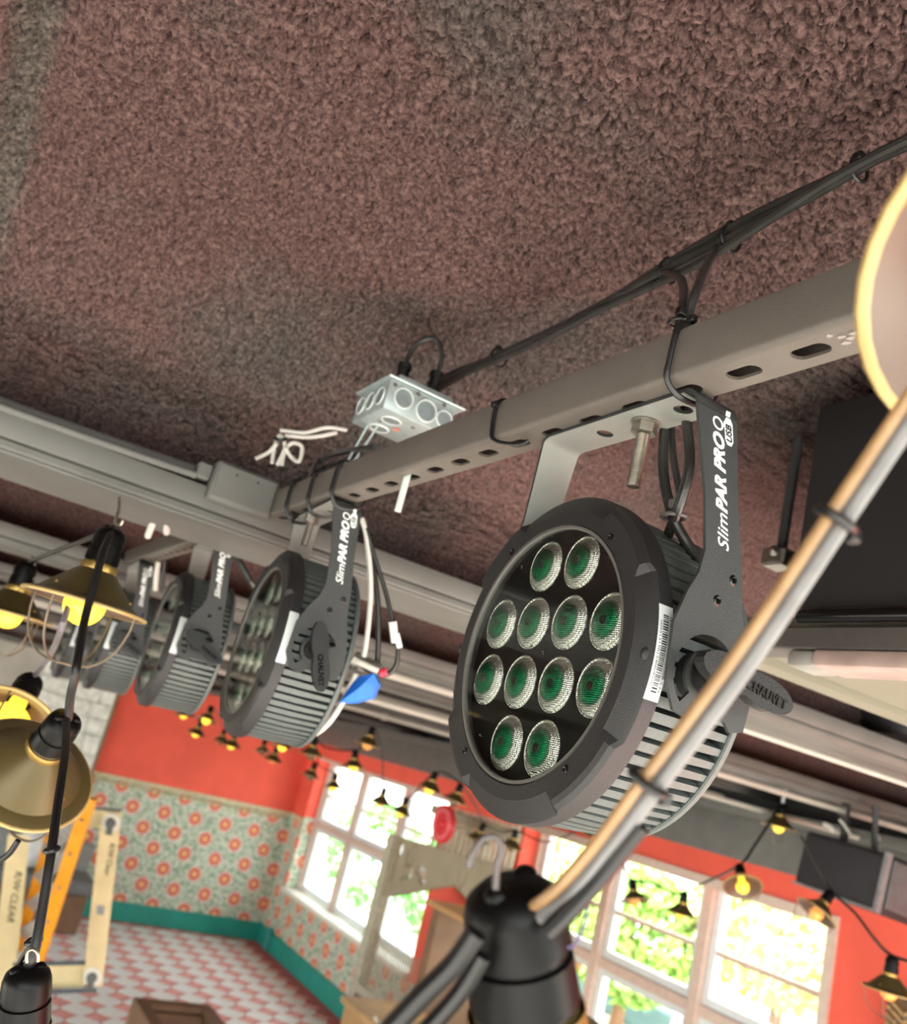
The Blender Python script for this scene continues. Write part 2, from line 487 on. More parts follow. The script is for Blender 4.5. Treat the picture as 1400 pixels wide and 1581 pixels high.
# ------------------------------------------------------------------ sprayed ceiling
def band_noise(n, lam_px, seed, sig=0.45):
    r = np.random.RandomState(seed)
    F = np.fft.rfft2(r.randn(n, n))
    ky = np.fft.fftfreq(n)[:, None]; kx = np.fft.rfftfreq(n)[None, :]
    k = np.sqrt(kx*kx+ky*ky)+1e-9
    a = np.fft.irfft2(F*np.exp(-(np.log(k*lam_px))**2/(2*sig*sig)), s=(n, n))
    return a/a.std()
NT, RES = 1024, 0.0026
n1 = band_noise(NT, 3.9, 1, 0.36); n2 = band_noise(NT, 2.4, 2, 0.3); n3 = band_noise(NT, 150.0, 3, 0.4); n4 = band_noise(NT, 10.0, 4, 0.4)
q_ = n1*0.8+n2*0.45+n4*0.35
sst = np.clip((q_-0.45)/0.75, 0, 1); sst = sst*sst*(3-2*sst)
tilef = (0.0016*n1 + 0.0016*n2 + 0.0130*sst + 0.0018*n4 + 0.004*n3).astype(np.float32)
def axis_pts(lo, a, b, hi, fine, g=1.06, cap=0.12):
    pts = list(np.arange(a, b, fine)); s = fine
    p = pts[-1]
    while p < hi: s = min(s*g, cap); p += s; pts.append(p)
    s = fine; p = a; left = []
    while p > lo: s = min(s*g, cap); p -= s; left.append(p)
    return np.array(left[::-1]+pts, np.float32)
gx = axis_pts(-12.4, -1.70, -0.20, 4.5, 0.0026); gy = axis_pts(-5.2, -0.27, 0.72, 4.9, 0.0026)
X, Y = np.meshgrid(gx, gy, indexing='ij')
def samp(t, X, Y):
    u = (X/RES) % NT; v = (Y/RES) % NT
    i = np.floor(u).astype(int) % NT; j = np.floor(v).astype(int) % NT
    fu = u-np.floor(u); fv = v-np.floor(v); i2 = (i+1) % NT; j2 = (j+1) % NT
    return t[i, j]*(1-fu)*(1-fv)+t[i2, j]*fu*(1-fv)+t[i, j2]*(1-fu)*fv+t[i2, j2]*fu*fv
Z = 3.125 + samp(tilef, X, Y)
Z = Z - 0.022*(1/(1+np.exp((Y+0.13)/0.02))) + 0.018*np.exp(-((Y+0.105-0.012*np.sin(X*7))/0.03)**2)     # a step and a groove along the deck
def smooth01(t): t = np.clip(t, 0, 1); return t*t*(3-2*t)
Z = Z - 0.155*smooth01((-1.22-X)/0.30)*(1-smooth01((-1.60-X)/0.25))      # the spray comes down to the beam
keep = (gx < 1.25); gx = gx[keep]; X = X[keep]; Y = Y[keep]; Z = Z[keep]  # unseen ceiling edge, ended here so sun reaches the floor
nxx, nyy = len(gx), len(gy)
me = bpy.data.meshes.new('ceiling')
me.vertices.add(nxx*nyy)
co = np.stack([X, Y, Z], -1).reshape(-1).astype(np.float32)
me.vertices.foreach_set('co', co)
idx = np.arange(nxx*nyy, dtype=np.int32).reshape(nxx, nyy)
qd = np.stack([idx[:-1, :-1], idx[:-1, 1:], idx[1:, 1:], idx[1:, :-1]], -1).reshape(-1, 4)
me.loops.add(qd.size); me.loops.foreach_set('vertex_index', qd.ravel())
me.polygons.add(len(qd)); me.polygons.foreach_set('loop_start', np.arange(0, qd.size, 4, dtype=np.int32))
me.polygons.foreach_set('use_smooth', np.ones(len(qd), bool))
me.update(); me.validate()
def ceiling_mat():
    m = bpy.data.materials.new('sprayed_fireproofing'); m.use_nodes = True
    nt = m.node_tree; bs = nt.nodes['Principled BSDF']; N = nt.nodes.new; L = nt.links.new
    g = N('ShaderNodeNewGeometry')
    a = N('ShaderNodeTexNoise'); a.inputs['Scale'].default_value = 2.6; a.inputs['Detail'].default_value = 3; L(g.outputs['Position'], a.inputs['Vector'])
    r = N('ShaderNodeValToRGB'); e = r.color_ramp.elements
    e[0].position = 0.30; e[0].color = lin((96, 91, 88)); e[1].position = 0.50; e[1].color = lin((112, 89, 86))
    L(a.outputs['Fac'], r.inputs['Fac'])
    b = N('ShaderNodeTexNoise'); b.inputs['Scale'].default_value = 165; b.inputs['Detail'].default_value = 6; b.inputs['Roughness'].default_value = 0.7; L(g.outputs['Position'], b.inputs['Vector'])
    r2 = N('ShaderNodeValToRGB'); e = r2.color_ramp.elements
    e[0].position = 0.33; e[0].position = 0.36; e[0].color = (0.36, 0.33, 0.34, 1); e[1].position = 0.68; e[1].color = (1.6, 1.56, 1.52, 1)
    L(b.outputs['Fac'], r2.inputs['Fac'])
    sp_ = N('ShaderNodeSeparateXYZ'); L(g.outputs['Position'], sp_.inputs[0])
    w1 = N('ShaderNodeMath'); w1.operation = 'MULTIPLY_ADD'; w1.inputs[1].default_value = 0.09; L(a.outputs['Fac'], w1.inputs[0]); L(sp_.outputs['Y'], w1.inputs[2])
    sr = N('ShaderNodeValToRGB'); mr_ = N('ShaderNodeMapRange'); mr_.inputs['From Min'].default_value = -0.16; mr_.inputs['From Max'].default_value = 0.02; L(w1.outputs[0], mr_.inputs['Value'])
    e = sr.color_ramp.elements; e[0].position = 0.38; e[0].color = (0, 0, 0, 1); e[1].position = 0.70; e[1].color = (0, 0, 0, 1)
    k = e.new(0.47); k.color = (0.85, 0.85, 0.85, 1); k = e.new(0.59); k.color = (0.85, 0.85, 0.85, 1)
    L(mr_.outputs[0], sr.inputs['Fac'])
    gm = N('ShaderNodeMix'); gm.data_type = 'RGBA'; L(sr.outputs[0], gm.inputs['Factor']); L(r.outputs[0], gm.inputs['A']); gm.inputs['B'].default_value = lin((104, 100, 94))
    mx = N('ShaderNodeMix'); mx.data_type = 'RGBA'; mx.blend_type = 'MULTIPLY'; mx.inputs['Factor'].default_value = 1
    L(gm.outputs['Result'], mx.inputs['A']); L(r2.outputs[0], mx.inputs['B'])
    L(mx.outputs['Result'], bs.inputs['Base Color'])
    bs.inputs['Roughness'].default_value = 0.95; bs.inputs['Specular IOR Level'].default_value = 0.15
    bp = N('ShaderNodeBump'); bp.inputs['Strength'].default_value = 1.0; bp.inputs['Distance'].default_value = 0.006
    L(b.outputs['Fac'], bp.inputs['Height']); L(bp.outputs['Normal'], bs.inputs['Normal'])
    return m
M_spray = ceiling_mat(); me.materials.append(M_spray)
ceil = bpy.data.objects.new('ceiling', me); COL.objects.link(ceil); ceil['kind'] = 'structure'
struct('ceiling_deck', MB().box((-12.5, -5.2, 3.27), (1.25, 4.9, 3.32)), M_darkgrey)
# the web of the nearest beam, sprayed over and running into the ceiling
wy = axis_pts(-2.5, -0.25, 0.75, 4.4, 0.005, 1.08, 0.1); wu = np.linspace(0, 1, 70)
U_, Y_ = np.meshgrid(wu, wy, indexing='ij')
ang = U_*math.pi/2
WX = -1.525 + 0.02*U_**3 + samp(tilef, Y_, U_*0.2)*-0.8; WZ = 2.80 + 0.19*U_
spm = MB(); n_u, n_y = U_.shape
spm.add(np.stack([WX, Y_, WZ], -1).reshape(-1, 3).tolist(), [(i*n_y+k, i*n_y+k+1, (i+1)*n_y+k+1, (i+1)*n_y+k) for i in range(n_u-1) for k in range(n_y-1)])
obj('spray_over_beam', spm, M_spray, ceil, angle=3.0)

# ------------------------------------------------------------------ steel beams
def joist(x, label, w=0.26, z=2.77, y0=-4.9, y1=YW-0.02, lip=0.05):
    r = thing('ceiling_beam', label, 'beam', (x-w/2, 0.0, z), 'grey steel ceiling beams')
    obj('flange', MB().bbox((x-w, y0, z), (x, y1, z+0.014), 0.003, 1), M_grey, r)
    obj('edge_tube', MB().bbox((x-0.035, y0, z+0.0145), (x+0.004, y1, z+lip), 0.004, 2), M_grey, r)
    obj('web', MB().box((x-w/2-0.006, y0, z+0.0145), (x-w/2+0.006, y1, 3.10)), M_spray, r)
    obj('weld_bead', MB().tube([(x-0.012+0.003*math.sin(k*1.7), y0+(y1-y0)*k/60, z-0.001) for k in range(61)], 0.004, 6, smooth=False), M_grey, r)
    return r
joist(-1.405, 'grey steel beam with conduits on top, crossing just behind the light strip')
joist(-2.62, 'grey steel beam second from the camera, above the far stage lights')
joist(-3.85, 'grey steel beam third from the camera')
joist(-5.1, 'grey steel beam fourth from the camera')
joist(-6.5, 'grey steel beam fifth from the camera')
joist(-8.2, 'grey steel beam sixth from the camera', z=2.7)
joist(-9.9, 'grey steel beam nearest the red papered wall', z=2.62)
single('soffit_beam', MB().bbox((-11.0, 4.28, 2.40), (1.5, YW-0.002, 2.64), 0.006).bbox((-11.0, 4.22, 2.64), (1.5, YW-0.002, 2.70), 0.004), M_grey, 'long grey boxed beam running along the red wall above the windows', 'beam')

# ------------------------------------------------------------------ slotted channel (strut)
SY0, SY1, SZ0, SZ1 = 0.394, 0.435, 2.8060, 2.8475
def strut(x0, x1, xs, label):
    r = thing('slotted_channel', label, 'metal channel', ((x0+x1)/2, (SY0+SY1)/2, SZ0), 'slotted steel channels')
    holes = []
    x = xs
    while x > x0+0.02: x -= 0.0555
    x += 0.0555
    while x < x1-0.02:
        holes.append(capsule(x, (SY0+SY1)/2, 0.029, 0.0135)); x += 0.0555
    me = flat_poly([(x0, SY0+0.005), (x1, SY0+0.005), (x1, SY1-0.004), (x0, SY1-0.004)], holes, 0.0025)
    mb = MB().addmesh(me, Matrix.Translation((0, 0, SZ0+0.00125)))
    # rolled sides and inturned lips, as a bent sheet
    prof = []
    for k in range(5):
        a = math.pi*1.5 - k*math.pi/8
        prof.append((SY0+0.005+0.005*math.cos(a), SZ0+0.005+0.005*math.sin(a)))
    prof += [(SY0, SZ1-0.003), (SY0+0.001, SZ1), (SY0+0.009, SZ1), (SY0+0.010, SZ1-0.007)]
    def sheet(prof, t):
        n = len(prof); P = []
        for i in range(n):
            a = Vector(prof[max(i-1, 0)]); b = Vector(prof[min(i+1, n-1)]); d = (b-a).normalized(); P.append((prof[i][0]-d.y*t, prof[i][1]+d.x*t))
        vs_ = [(x0, p[0], p[1]) for p in prof]+[(x0, p[0], p[1]) for p in P]+[(x1, p[0], p[1]) for p in prof]+[(x1, p[0], p[1]) for p in P]
        fs = []
        for i in range(n-1):
            fs += [(i, i+1, 2*n+i+1, 2*n+i), (n+i, 3*n+i, 3*n+i+1, n+i+1), (i, n+i, n+i+1, i+1), (2*n+i, 2*n+i+1, 3*n+i+1, 3*n+i)]
        fs += [(n-1, 2*n-1, 4*n-1, 3*n-1), (0, 2*n, 3*n, n)]
        mb.add(vs_, fs)
    sheet(prof, -0.0025)
    sheet([(SY0+SY1-y, z) for y, z in prof], 0.0025)
    obj('channel', mb, M_strut, r, angle=0.5)
    return r
st1 = strut(-1.44, 0.9, -0.374, 'dark taupe slotted steel channel carrying the two nearest stage lights')
# flaking paint chips beside the nearest slot
chips = MB()
for (cx, cy) in ((-0.352, 0.404), (-0.347, 0.409), (-0.343, 0.413), (-0.339, 0.409), (-0.349, 0.416), (-0.335, 0.416)):
    pts = [(cx+0.0042*math.cos(a)*rnd.uniform(0.4, 1), cy+0.0026*math.sin(a)*rnd.uniform(0.4, 1)) for a in [k*math.pi/4 for k in range(8)]]
    chips.add([(x, y, SZ0-0.0008) for x, y in pts]+[(x, y, SZ0) for x, y in pts], [tuple(range(8))]+[(i, (i+1) % 8, 8+(i+1) % 8, 8+i) for i in range(8)])
obj('paint_chips', chips, mat('chipped_paint', (150, 144, 136), 0.6), st1, smooth=False, kind='stuff')
strut(-4.6, -1.70, -1.9, 'dark slotted steel channel beyond the grey beam carrying the farther stage lights')

# ------------------------------------------------------------------ LED stage light (local frame: face at y = 0 looking to -y, x along the channel)
M_bezel = mat('textured_black_metal', (36, 35, 36), 0.44, var=0.10, scale=300, bump=0.35, bscale=1500)
M_fin = mat('fin_grey_metal', (80, 86, 84), 0.38, var=0.08, scale=200, bump=0.2, bscale=1200)
M_core = mat('core_black', (10, 11, 11), 0.6, var=0.1)
M_yoke = mat('yoke_graphite', (48, 50, 50), 0.38, var=0.05, scale=300, bump=0.3, bscale=1800)
M_print = mat('white_print', (236, 240, 238), 0.5, var=0.02)
M_face = mat('face_plate_black', (5, 5, 5), 0.3, var=0.1, scale=20, spec=0.3)
M_label = mat('white_sticker', (196, 200, 200), 0.5, var=0.02)
M_ink = mat('black_ink', (16, 16, 18), 0.6, var=0.05)
def lens_mat():
    m = bpy.data.materials.new('lens_optic'); m.use_nodes = True
    nt = m.node_tree; bs = nt.nodes['Principled BSDF']; N = nt.nodes.new; L = nt.links.new
    tc = N('ShaderNodeTexCoord'); ln = N('ShaderNodeVectorMath'); ln.operation = 'LENGTH'
    sp = N('ShaderNodeSeparateXYZ'); cb = N('ShaderNodeCombineXYZ')
    L(tc.outputs['Object'], sp.inputs[0]); L(sp.outputs['X'], cb.inputs['X']); L(sp.outputs['Z'], cb.inputs['Z']); L(cb.outputs[0], ln.inputs[0])
    mr = N('ShaderNodeMapRange'); mr.inputs['From Min'].default_value = 0; mr.inputs['From Max'].default_value = 0.0225; L(ln.outputs['Value'], mr.inputs['Value'])
    r = N('ShaderNodeValToRGB'); e = r.color_ramp.elements
    e[0].position = 0.0; e[0].color = lin((8, 60, 40)); e[1].position = 1.0; e[1].color = lin((226, 226, 218))
    k = e.new(0.46); k.color = lin((12, 132, 84)); k = e.new(0.60); k.color = lin((60, 110, 86)); k = e.new(0.72); k.color = lin((200, 200, 192))
    L(mr.outputs[0], r.inputs['Fac']); L(r.outputs[0], bs.inputs['Base Color'])
    bs.inputs['Metallic'].default_value = 0.94; bs.inputs['Roughness'].default_value = 0.09
    vo = N('ShaderNodeTexVoronoi'); vo.inputs['Scale'].default_value = 640; vo.inputs['Randomness'].default_value = 0.15; L(tc.outputs['Object'], vo.inputs['Vector'])
    bp = N('ShaderNodeBump'); bp.inputs['Strength'].default_value = 0.9; bp.inputs['Distance'].default_value = 0.0011
    L(vo.outputs['Distance'], bp.inputs['Height']); L(bp.outputs['Normal'], bs.inputs['Normal'])
    return m
M_lens = lens_mat()
M_chip = mat('led_chip', (40, 34, 30), 0.3, var=0.1)
ROTY = Matrix.Rotation(-math.pi/2, 4, 'X')              # local Z -> +Y (backwards)

def bezel_mesh():
    mb = MB(); n = 144; m_rows = []
    for k in range(n):
        a = 2*math.pi*k/n
        d = (math.degrees(a)+45) % 90 - 45
        sector = abs(d) < 29
        if sector: prof = [(0.1065, 0.009), (0.1065, 0.0005), (0.1080, -0.001), (0.1190, -0.001), (0.1205, 0.000), (0.1315, 0.0052), (0.1345, 0.0080), (0.1345, 0.0205), (0.1330, 0.0215), (0.1150, 0.0225)]
        else: prof = [(0.1065, 0.009), (0.1065, 0.0005), (0.1080, -0.001), (0.1190, -0.001), (0.1275, -0.0016), (0.1315, 0.0002), (0.1340, 0.0040), (0.1345, 0.0205), (0.1330, 0.0215), (0.1150, 0.0225)]
        m_rows.append([(r*math.cos(a), y, r*math.sin(a)) for r, y in prof])
    P = len(m_rows[0])
    mb.add([v for row in m_rows for v in row], [(k*P+i, ((k+1) % n)*P+i, ((k+1) % n)*P+i+1, k*P+i+1) for k in range(n) for i in range(P-1)])
    return mb.mesh('bezel', True, 0.35)
def lens_mesh():
    prof = [(0.0, 0.0), (0.004, 0.0002), (0.009, 0.0009), (0.0135, 0.0020), (0.0170, 0.0034), (0.0195, 0.0047), (0.0212, 0.0060), (0.0218, 0.0056), (0.0228, 0.0059), (0.0230, 0.0068)]
    return MB().lathe(prof, 36, ROTY).mesh('lens', True, 0.9)
def fin_mesh():
    mb = MB()
    w = 0.0038
    prof = [(0.106, 0.0225), (0.1300, 0.0225), (0.1300, 0.055), (0.1280, 0.0980), (0.106, 0.0985)]
    n = len(prof)
    sc = [1, 1, 1, 0.72, 0.72]
    vs_ = [(r, y, -w*s) for (r, y), s in zip(prof, sc)]+[(r, y, w*s) for (r, y), s in zip(prof, sc)]
    mb.add(vs_, [tuple(range(n)), tuple(range(n, 2*n))[::-1]]+[(i, n+i, n+(i+1) % n, (i+1) % n) for i in range(n)])
    return mb
def arm_edges(z, k):
    """front and back edge (y) of the yoke arm at height z; k shears the arm upright"""
    Lp = [(-0.033, 0.026), (-0.0145, 0.0153), (0.026, 0.0128), (0.05, 0.020), (0.066, 0.0275), (0.084, 0.0296), (0.125, 0.020), (0.179, 0.0006), (0.198, -0.005)]
    Rp = [(-0.033, 0.093), (-0.017, 0.0962), (0.012, 0.090), (0.049, 0.0745), (0.084, 0.066), (0.127, 0.0527), (0.185, 0.0389), (0.198, 0.035)]
    f = lambda P: float(np.interp(z, [p[0] for p in P], [p[1] for p in P]))
    return f(Lp)+k*(z+0.004), f(Rp)+k*(z+0.004)
YOKE_LINER = {}
def yoke_mesh(k):
    mb = MB(); T = 0.0028
    PY, PZ = 0.048, -0.004
    zsL = [-0.033, -0.0145, 0.005, 0.026, 0.038, 0.05, 0.058, 0.066, 0.084, 0.105, 0.125, 0.15, 0.179, 0.187]
    outer = [(arm_edges(z, k)[0], z) for z in zsL] + [(arm_edges(z, k)[1], z) for z in zsL[::-1]]
    outer += [(0.080, -0.036), (0.074, -0.030), (0.046, -0.030), (0.040, -0.036)]
    arc = [math.radians(a) for a in range(25, 230, 12)]
    slot = [(PY+0.0015+0.0295*math.cos(a), PZ+0.0295*math.sin(a)) for a in arc]+[(PY+0.0015+0.0185*math.cos(a), PZ+0.0185*math.sin(a)) for a in arc[::-1]]
    me = flat_poly(outer, [slot], T)
    # plane (y,z) -> x = +0.14
    A = Matrix(((0, 0, 1, 0.1400), (1, 0, 0, 0), (0, 1, 0, 0), (0, 0, 0, 1)))
    mb.addmesh(me, A)
    # bend into the top plate
    def strip(path, t=T):
        """path of (x, z, y0, y1) swept as a sheet"""
        n = len(path); vs_ = []
        for i, (x, z, y0, y1) in enumerate(path):
            a = path[max(i-1, 0)]; b = path[min(i+1, n-1)]
            d = Vector((b[0]-a[0], b[1]-a[1])).normalized(); nx, nz = -d.y*t/2, d.x*t/2
            vs_ += [(x+nx, y0, z+nz), (x+nx, y1, z+nz), (x-nx, y1, z-nz), (x-nx, y0, z-nz)]
        fs = [(i*4+j, i*4+(j+1) % 4, (i+1)*4+(j+1) % 4, (i+1)*4+j) for i in range(n-1) for j in range(4)]+[(0, 1, 2, 3), ((n-1)*4+3, (n-1)*4+2, (n-1)*4+1, (n-1)*4)]
        mb.add(vs_, fs)
    R = 0.011; ZT = 0.1985
    e0, e1 = arm_edges(0.187, k); f0, f1 = arm_edges(0.198, k)
    path = []
    for i in range(7):
        a = i/6*math.pi/2
        s = i/6
        path.append((0.14-R+R*math.cos(a), ZT-R+R*math.sin(a), e0+(f0-e0)*s, e1+(f1-e1)*s))
    strip(path)
    holes = [circle(0.105, (f0+f1)/2+0.001, 0.0078), circle(0.009, (f0+f1)/2+0.001, 0.0075), circle(0.061, (f0+f1)/2+0.001, 0.006)]
    me = flat_poly([(-0.045, f0), (0.129, f0), (0.129, f1), (-0.045, f1)], holes, T)
    mb.addmesh(me, Matrix.Translation((0, 0, ZT)))
    path = []
    for i in range(6):
        a = i/5*math.radians(57)
        path.append((-0.045-R*math.sin(a), ZT-R+R*math.cos(a), f0, f1))
    x0, z0 = path[-1][0], path[-1][1]
    for zz_ in (0.16, 0.13, 0.10, 0.078):
        x = x0-(z0-zz_)*math.tan(math.radians(33)); y = arm_edges(zz_, k); path.append((x, zz_, y[0], y[1]))
    xe = path[-1][0]
    for zz_ in (0.055, 0.03, 0.0, -0.02, -0.033): y = arm_edges(zz_, k); path.append((-0.140 if zz_ < 0.05 else (xe-0.14)/2, zz_, y[0], y[1]))
    strip(path)
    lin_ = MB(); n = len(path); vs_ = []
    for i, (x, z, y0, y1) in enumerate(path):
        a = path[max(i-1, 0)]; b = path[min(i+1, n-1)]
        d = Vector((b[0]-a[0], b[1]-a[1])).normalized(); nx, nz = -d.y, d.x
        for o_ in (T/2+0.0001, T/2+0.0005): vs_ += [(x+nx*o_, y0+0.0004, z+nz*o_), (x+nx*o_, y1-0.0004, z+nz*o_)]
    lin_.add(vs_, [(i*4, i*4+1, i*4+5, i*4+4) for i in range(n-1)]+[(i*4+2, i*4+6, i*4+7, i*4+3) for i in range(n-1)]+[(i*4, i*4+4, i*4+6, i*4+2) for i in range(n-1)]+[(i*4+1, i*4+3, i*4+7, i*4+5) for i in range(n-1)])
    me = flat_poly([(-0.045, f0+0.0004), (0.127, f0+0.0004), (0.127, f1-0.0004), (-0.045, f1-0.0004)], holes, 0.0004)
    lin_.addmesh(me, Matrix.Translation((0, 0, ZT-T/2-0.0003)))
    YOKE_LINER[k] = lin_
    return mb
def cyl_map(u, v, r): a = u/r; return (r*math.cos(a), v, r*math.sin(a))
def knob_mesh():
    mb = MB()
    mb.cyl((0.1435, 0, 0), (0.150, 0, 0), 0.013, 24).cyl((0.150, 0, 0), (0.168, 0, 0), 0.0085, 20, 0.0075)
    out = []
    for k in range(28):                                  # two-winged blade in the (y, z) plane
        a = 2*math.pi*k/28
        c, s_ = math.cos(a), math.sin(a)
        y = 0.008+0.044*c; z = 0.0150*s_*(0.62+0.38*abs(c)**0.7 if abs(c) > 0.05 else 0.6)
        out.append((y, z))
    me = flat_poly(out, (), 0.009)
    mb.addmesh(me, Matrix(((0, 0, 1, 0.1715), (1, 0, 0, 0), (0, 1, 0, 0), (0, 0, 0, 1))))
    return mb
def text_on_arm(body, size, yc, z0, k, shear, offset, x=0.1415, vs=1.0):
    """lettering reading upwards on the outer face of the arm"""
    me = text_mesh(body, size, shear, offset, 0.0002)
    lo, hi = width_of(me)
    out = MB()
    vs_ = []
    for v in me.vertices:
        z = z0+(v.co.x-lo)*vs
        y = yc-v.co.y + (-0.29+k)*(z-z0)                 # follow the lean of the arm; letter tops face the camera side
        vs_.append((x+v.co.z, y, z))
    out.add(vs_, [tuple(p.vertices) for p in me.polygons])
    return out, z0+(hi-lo)*vs

ME = {}
def stage_light(name, label, loc, lean_k, knob_angle, near, yaw=0.0, amber=False):
    r = thing(name, label, 'stage light', loc, 'LED stage lights in a row', local=True)
    r.rotation_euler = (0, 0, yaw)
    def P(nm, key, make, m, parent=None, smooth=True, angle=0.5, label=None):
        if key not in ME:
            mb = make(); me_ = mb.mesh(nm, smooth, angle) if isinstance(mb, MB) else mb
            if m is not None and not me_.materials: me_.materials.append(m)
            ME[key] = me_
        o = bpy.data.objects.new(nm, ME[key]); COL.objects.link(o); o.parent = parent or r
        if label: o['label'] = label
        return o
    P('bezel', 'bezel', bezel_mesh, M_bezel)
    P('inner_ring', 'ring', lambda: MB().lathe([(0.1036, 0.0030), (0.1036, -0.0005), (0.1045, -0.0012), (0.1066, -0.0012), (0.1066, 0.0030)], 96, ROTY), mat('satin_grey_ring', (92, 90, 86), 0.35, var=0.05))
    P('face_plate', 'face', lambda: MB().lathe([(0.0, 0.0090), (0.1066, 0.0090), (0.1066, 0.0115), (0.0, 0.0115)], 72, ROTY), M_face)
    S = 0.0505
    for row, cols in ((1.5, (-0.5, 0.5)), (0.5, (-1.5, -0.5, 0.5, 1.5)), (-0.5, (-1.5, -0.5, 0.5, 1.5)), (-1.5, (-0.5, 0.5))):
        for c in cols:
            o = P('lens', 'lens', lens_mesh, M_lens)
            o.location = (c*S, 0.0026, row*S)
            ch = P('led_chip', 'chip', lambda: MB().lathe([(0.0, 0.0), (0.0035, 0.0002), (0.0042, 0.0012), (0.0044, 0.0050)], 16, Matrix.Translation((0, -0.0004, 0)) @ ROTY).box((-0.0015, -0.0007, -0.0015), (0.0015, 0.0005, 0.0015)), M_chip, o)
    P('cover_glass', 'glass', lambda: MB().lathe([(0.0, 0.0004), (0.1040, 0.0004), (0.1040, 0.0014), (0.0, 0.0014)], 72, ROTY), M_glass, label='clear round cover glass')
    def screw():
        mb = MB().lathe([(0.0, 0.0012), (0.0012, 0.0012), (0.0014, 0.0002), (0.0022, -0.0004), (0.0031, 0.0), (0.0034, 0.0012), (0.0034, 0.003)], 14, ROTY)
        return mb
    if near:
        for ang, rad in ((52, 0.1135), (-50, 0.1135), (128, 0.1135), (-128, 0.1135), (100, 0.1225), (150, 0.1270), (180, 0.127), (-162, 0.127), (-118, 0.1265)):
            a = math.radians(ang)
            o = P('screw', 'screw', screw, M_gloss); o.location = (rad*math.cos(a), -0.0016 if rad < 0.12 else 0.004, rad*math.sin(a))
        for u, v in ((0.062, 0.078), (-0.062, 0.078), (0.062, -0.078), (-0.066, -0.074), (0.0, 0.0), (-0.02, 0.006)):
            o = P('screw', 'screw2', lambda: MB().lathe([(0.0, 0.0008), (0.0010, 0.0008), (0.0016, 0.0), (0.0022, 0.0006), (0.0023, 0.002)], 10, ROTY), M_gloss); o.location = (u, 0.0075, v)
        for a in (0, 180): 
            o = P('dimple', 'dimple', lambda: MB().ball((0, 0, 0), 0.0062, 16, 10, (0.6, 1, 1)), M_bezel); o.location = (0.1275*math.cos(math.radians(a)), 0.0075, 0.1275*math.sin(math.radians(a)))
    P('heat_sink_core', 'core', lambda: MB().lathe([(0.108, 0.021), (0.1085, 0.100)], 72, ROTY).lathe([(0.0, 0.1005), (0.1085, 0.1005)], 72, ROTY), M_core)
    if near:
        fm = fin_mesh()
        for i in range(72):
            o = P('cooling_fin', 'fin', lambda: fm, M_fin, smooth=False); o.rotation_euler = (0, -(i+0.5)*math.radians(5), 0)
    else:
        def allfins():
            mb = MB(); fm = fin_mesh()
            for i in range(72): mb.add(fm.v, fm.f, Matrix.Rotation(-(i+0.5)*math.radians(5), 4, 'Y'))
            return mb
        o = P('cooling_fins', 'fins', allfins, M_fin, smooth=False); o['kind'] = 'stuff'
    P('back_plate', 'back', lambda: MB().lathe([(0.0, 0.0985), (0.1285, 0.0985), (0.1300, 0.0995), (0.1300, 0.1035), (0.1280, 0.106), (0.0, 0.110)], 96, ROTY), M_fin, angle=0.4)
    for sx in (1, -1):
        P('pivot_boss', 'boss%d' % sx, lambda: MB().cyl((sx*0.118, 0.048, -0.004), (sx*0.1385, 0.048, -0.004), 0.016, 28), M_core)
    yk = P('yoke', 'yoke%.3f' % lean_k, lambda: yoke_mesh(lean_k), M_yoke, angle=0.4)
    P('inner_pale_sheet', 'liner%.3f' % lean_k, lambda: YOKE_LINER[lean_k], mat('pale_satin_sheet', (146, 150, 145), 0.4, metal=0.2, var=0.04, scale=40), yk, angle=0.4, label='pale sheet added over the inner face')  # lighter sheet added to brighten the yoke's inner side
    for (y, z) in ((0.0602, 0.0701), (0.0484, 0.0513)):
        o = P('screw', 'yscrew', lambda: MB().lathe([(0.0, 0.0006), (0.0026, 0.0010), (0.0034, 0.0002), (0.0042, -0.0002)], 18, Matrix.Rotation(math.pi/2, 4, 'Y')).box((0.0006, -0.0018, -0.0004), (0.0012, 0.0018, 0.0004)).box((0.0006, -0.0004, -0.0018), (0.0012, 0.0004, 0.0018)), M_gloss, yk)
        o.location = (0.1415, y+lean_k*(z+0.004), z)
    lk = lean_k
    def letters():
        z = 0.0890; yb = 0.0512 + lk*(z+0.004); SL = -0.29+lk
        out = MB()
        a, z1 = text_on_arm('Slim', 0.0150, yb, z, lk, 0.25, 0.0, vs=1.05)
        out.v += a.v; out.f += a.f
        b, z2 = text_on_arm('PAR PRO', 0.0150, yb+SL*(z1+0.0010-z), z1+0.0010, lk, 0.25, 0.00055, vs=0.93)
        out.add(b.v, b.f)
        zq = z2+0.0020
        c, z3 = text_on_arm('Q', 0.0150, yb+SL*(zq-z), zq, lk, 0.1, 0.0, vs=0.85)
        out.add(c.v, c.f)
        return out
    P('lettering', 'letters%.3f' % lk, letters, M_print, yk, smooth=False, label='white printed name')
    def usb():
        z = 0.166; yb = 0.0348+lk*(z+0.004)
        cut = text_mesh('USB', 0.0075, 0.2, 0.0003, 0.0002); lo, hi = width_of(cut)
        out = MB()
        pts = capsule(0.0105, 0.0, 0.021, 0.0082, 3)
        me_ = flat_poly(pts, (), 0.0004)
        for mm in (me_,):
            out.add([(0.1415+v.co.z, yb-v.co.y+(-0.29+lk)*v.co.x, z+v.co.x) for v in mm.vertices], [tuple(p.vertices) for p in mm.polygons])
        out.box((0.1413, yb-0.0020+(-0.29+lk)*0.0235, z+0.0215), (0.1417, yb+0.0022+(-0.29+lk)*0.0235, z+0.0255))
        return out
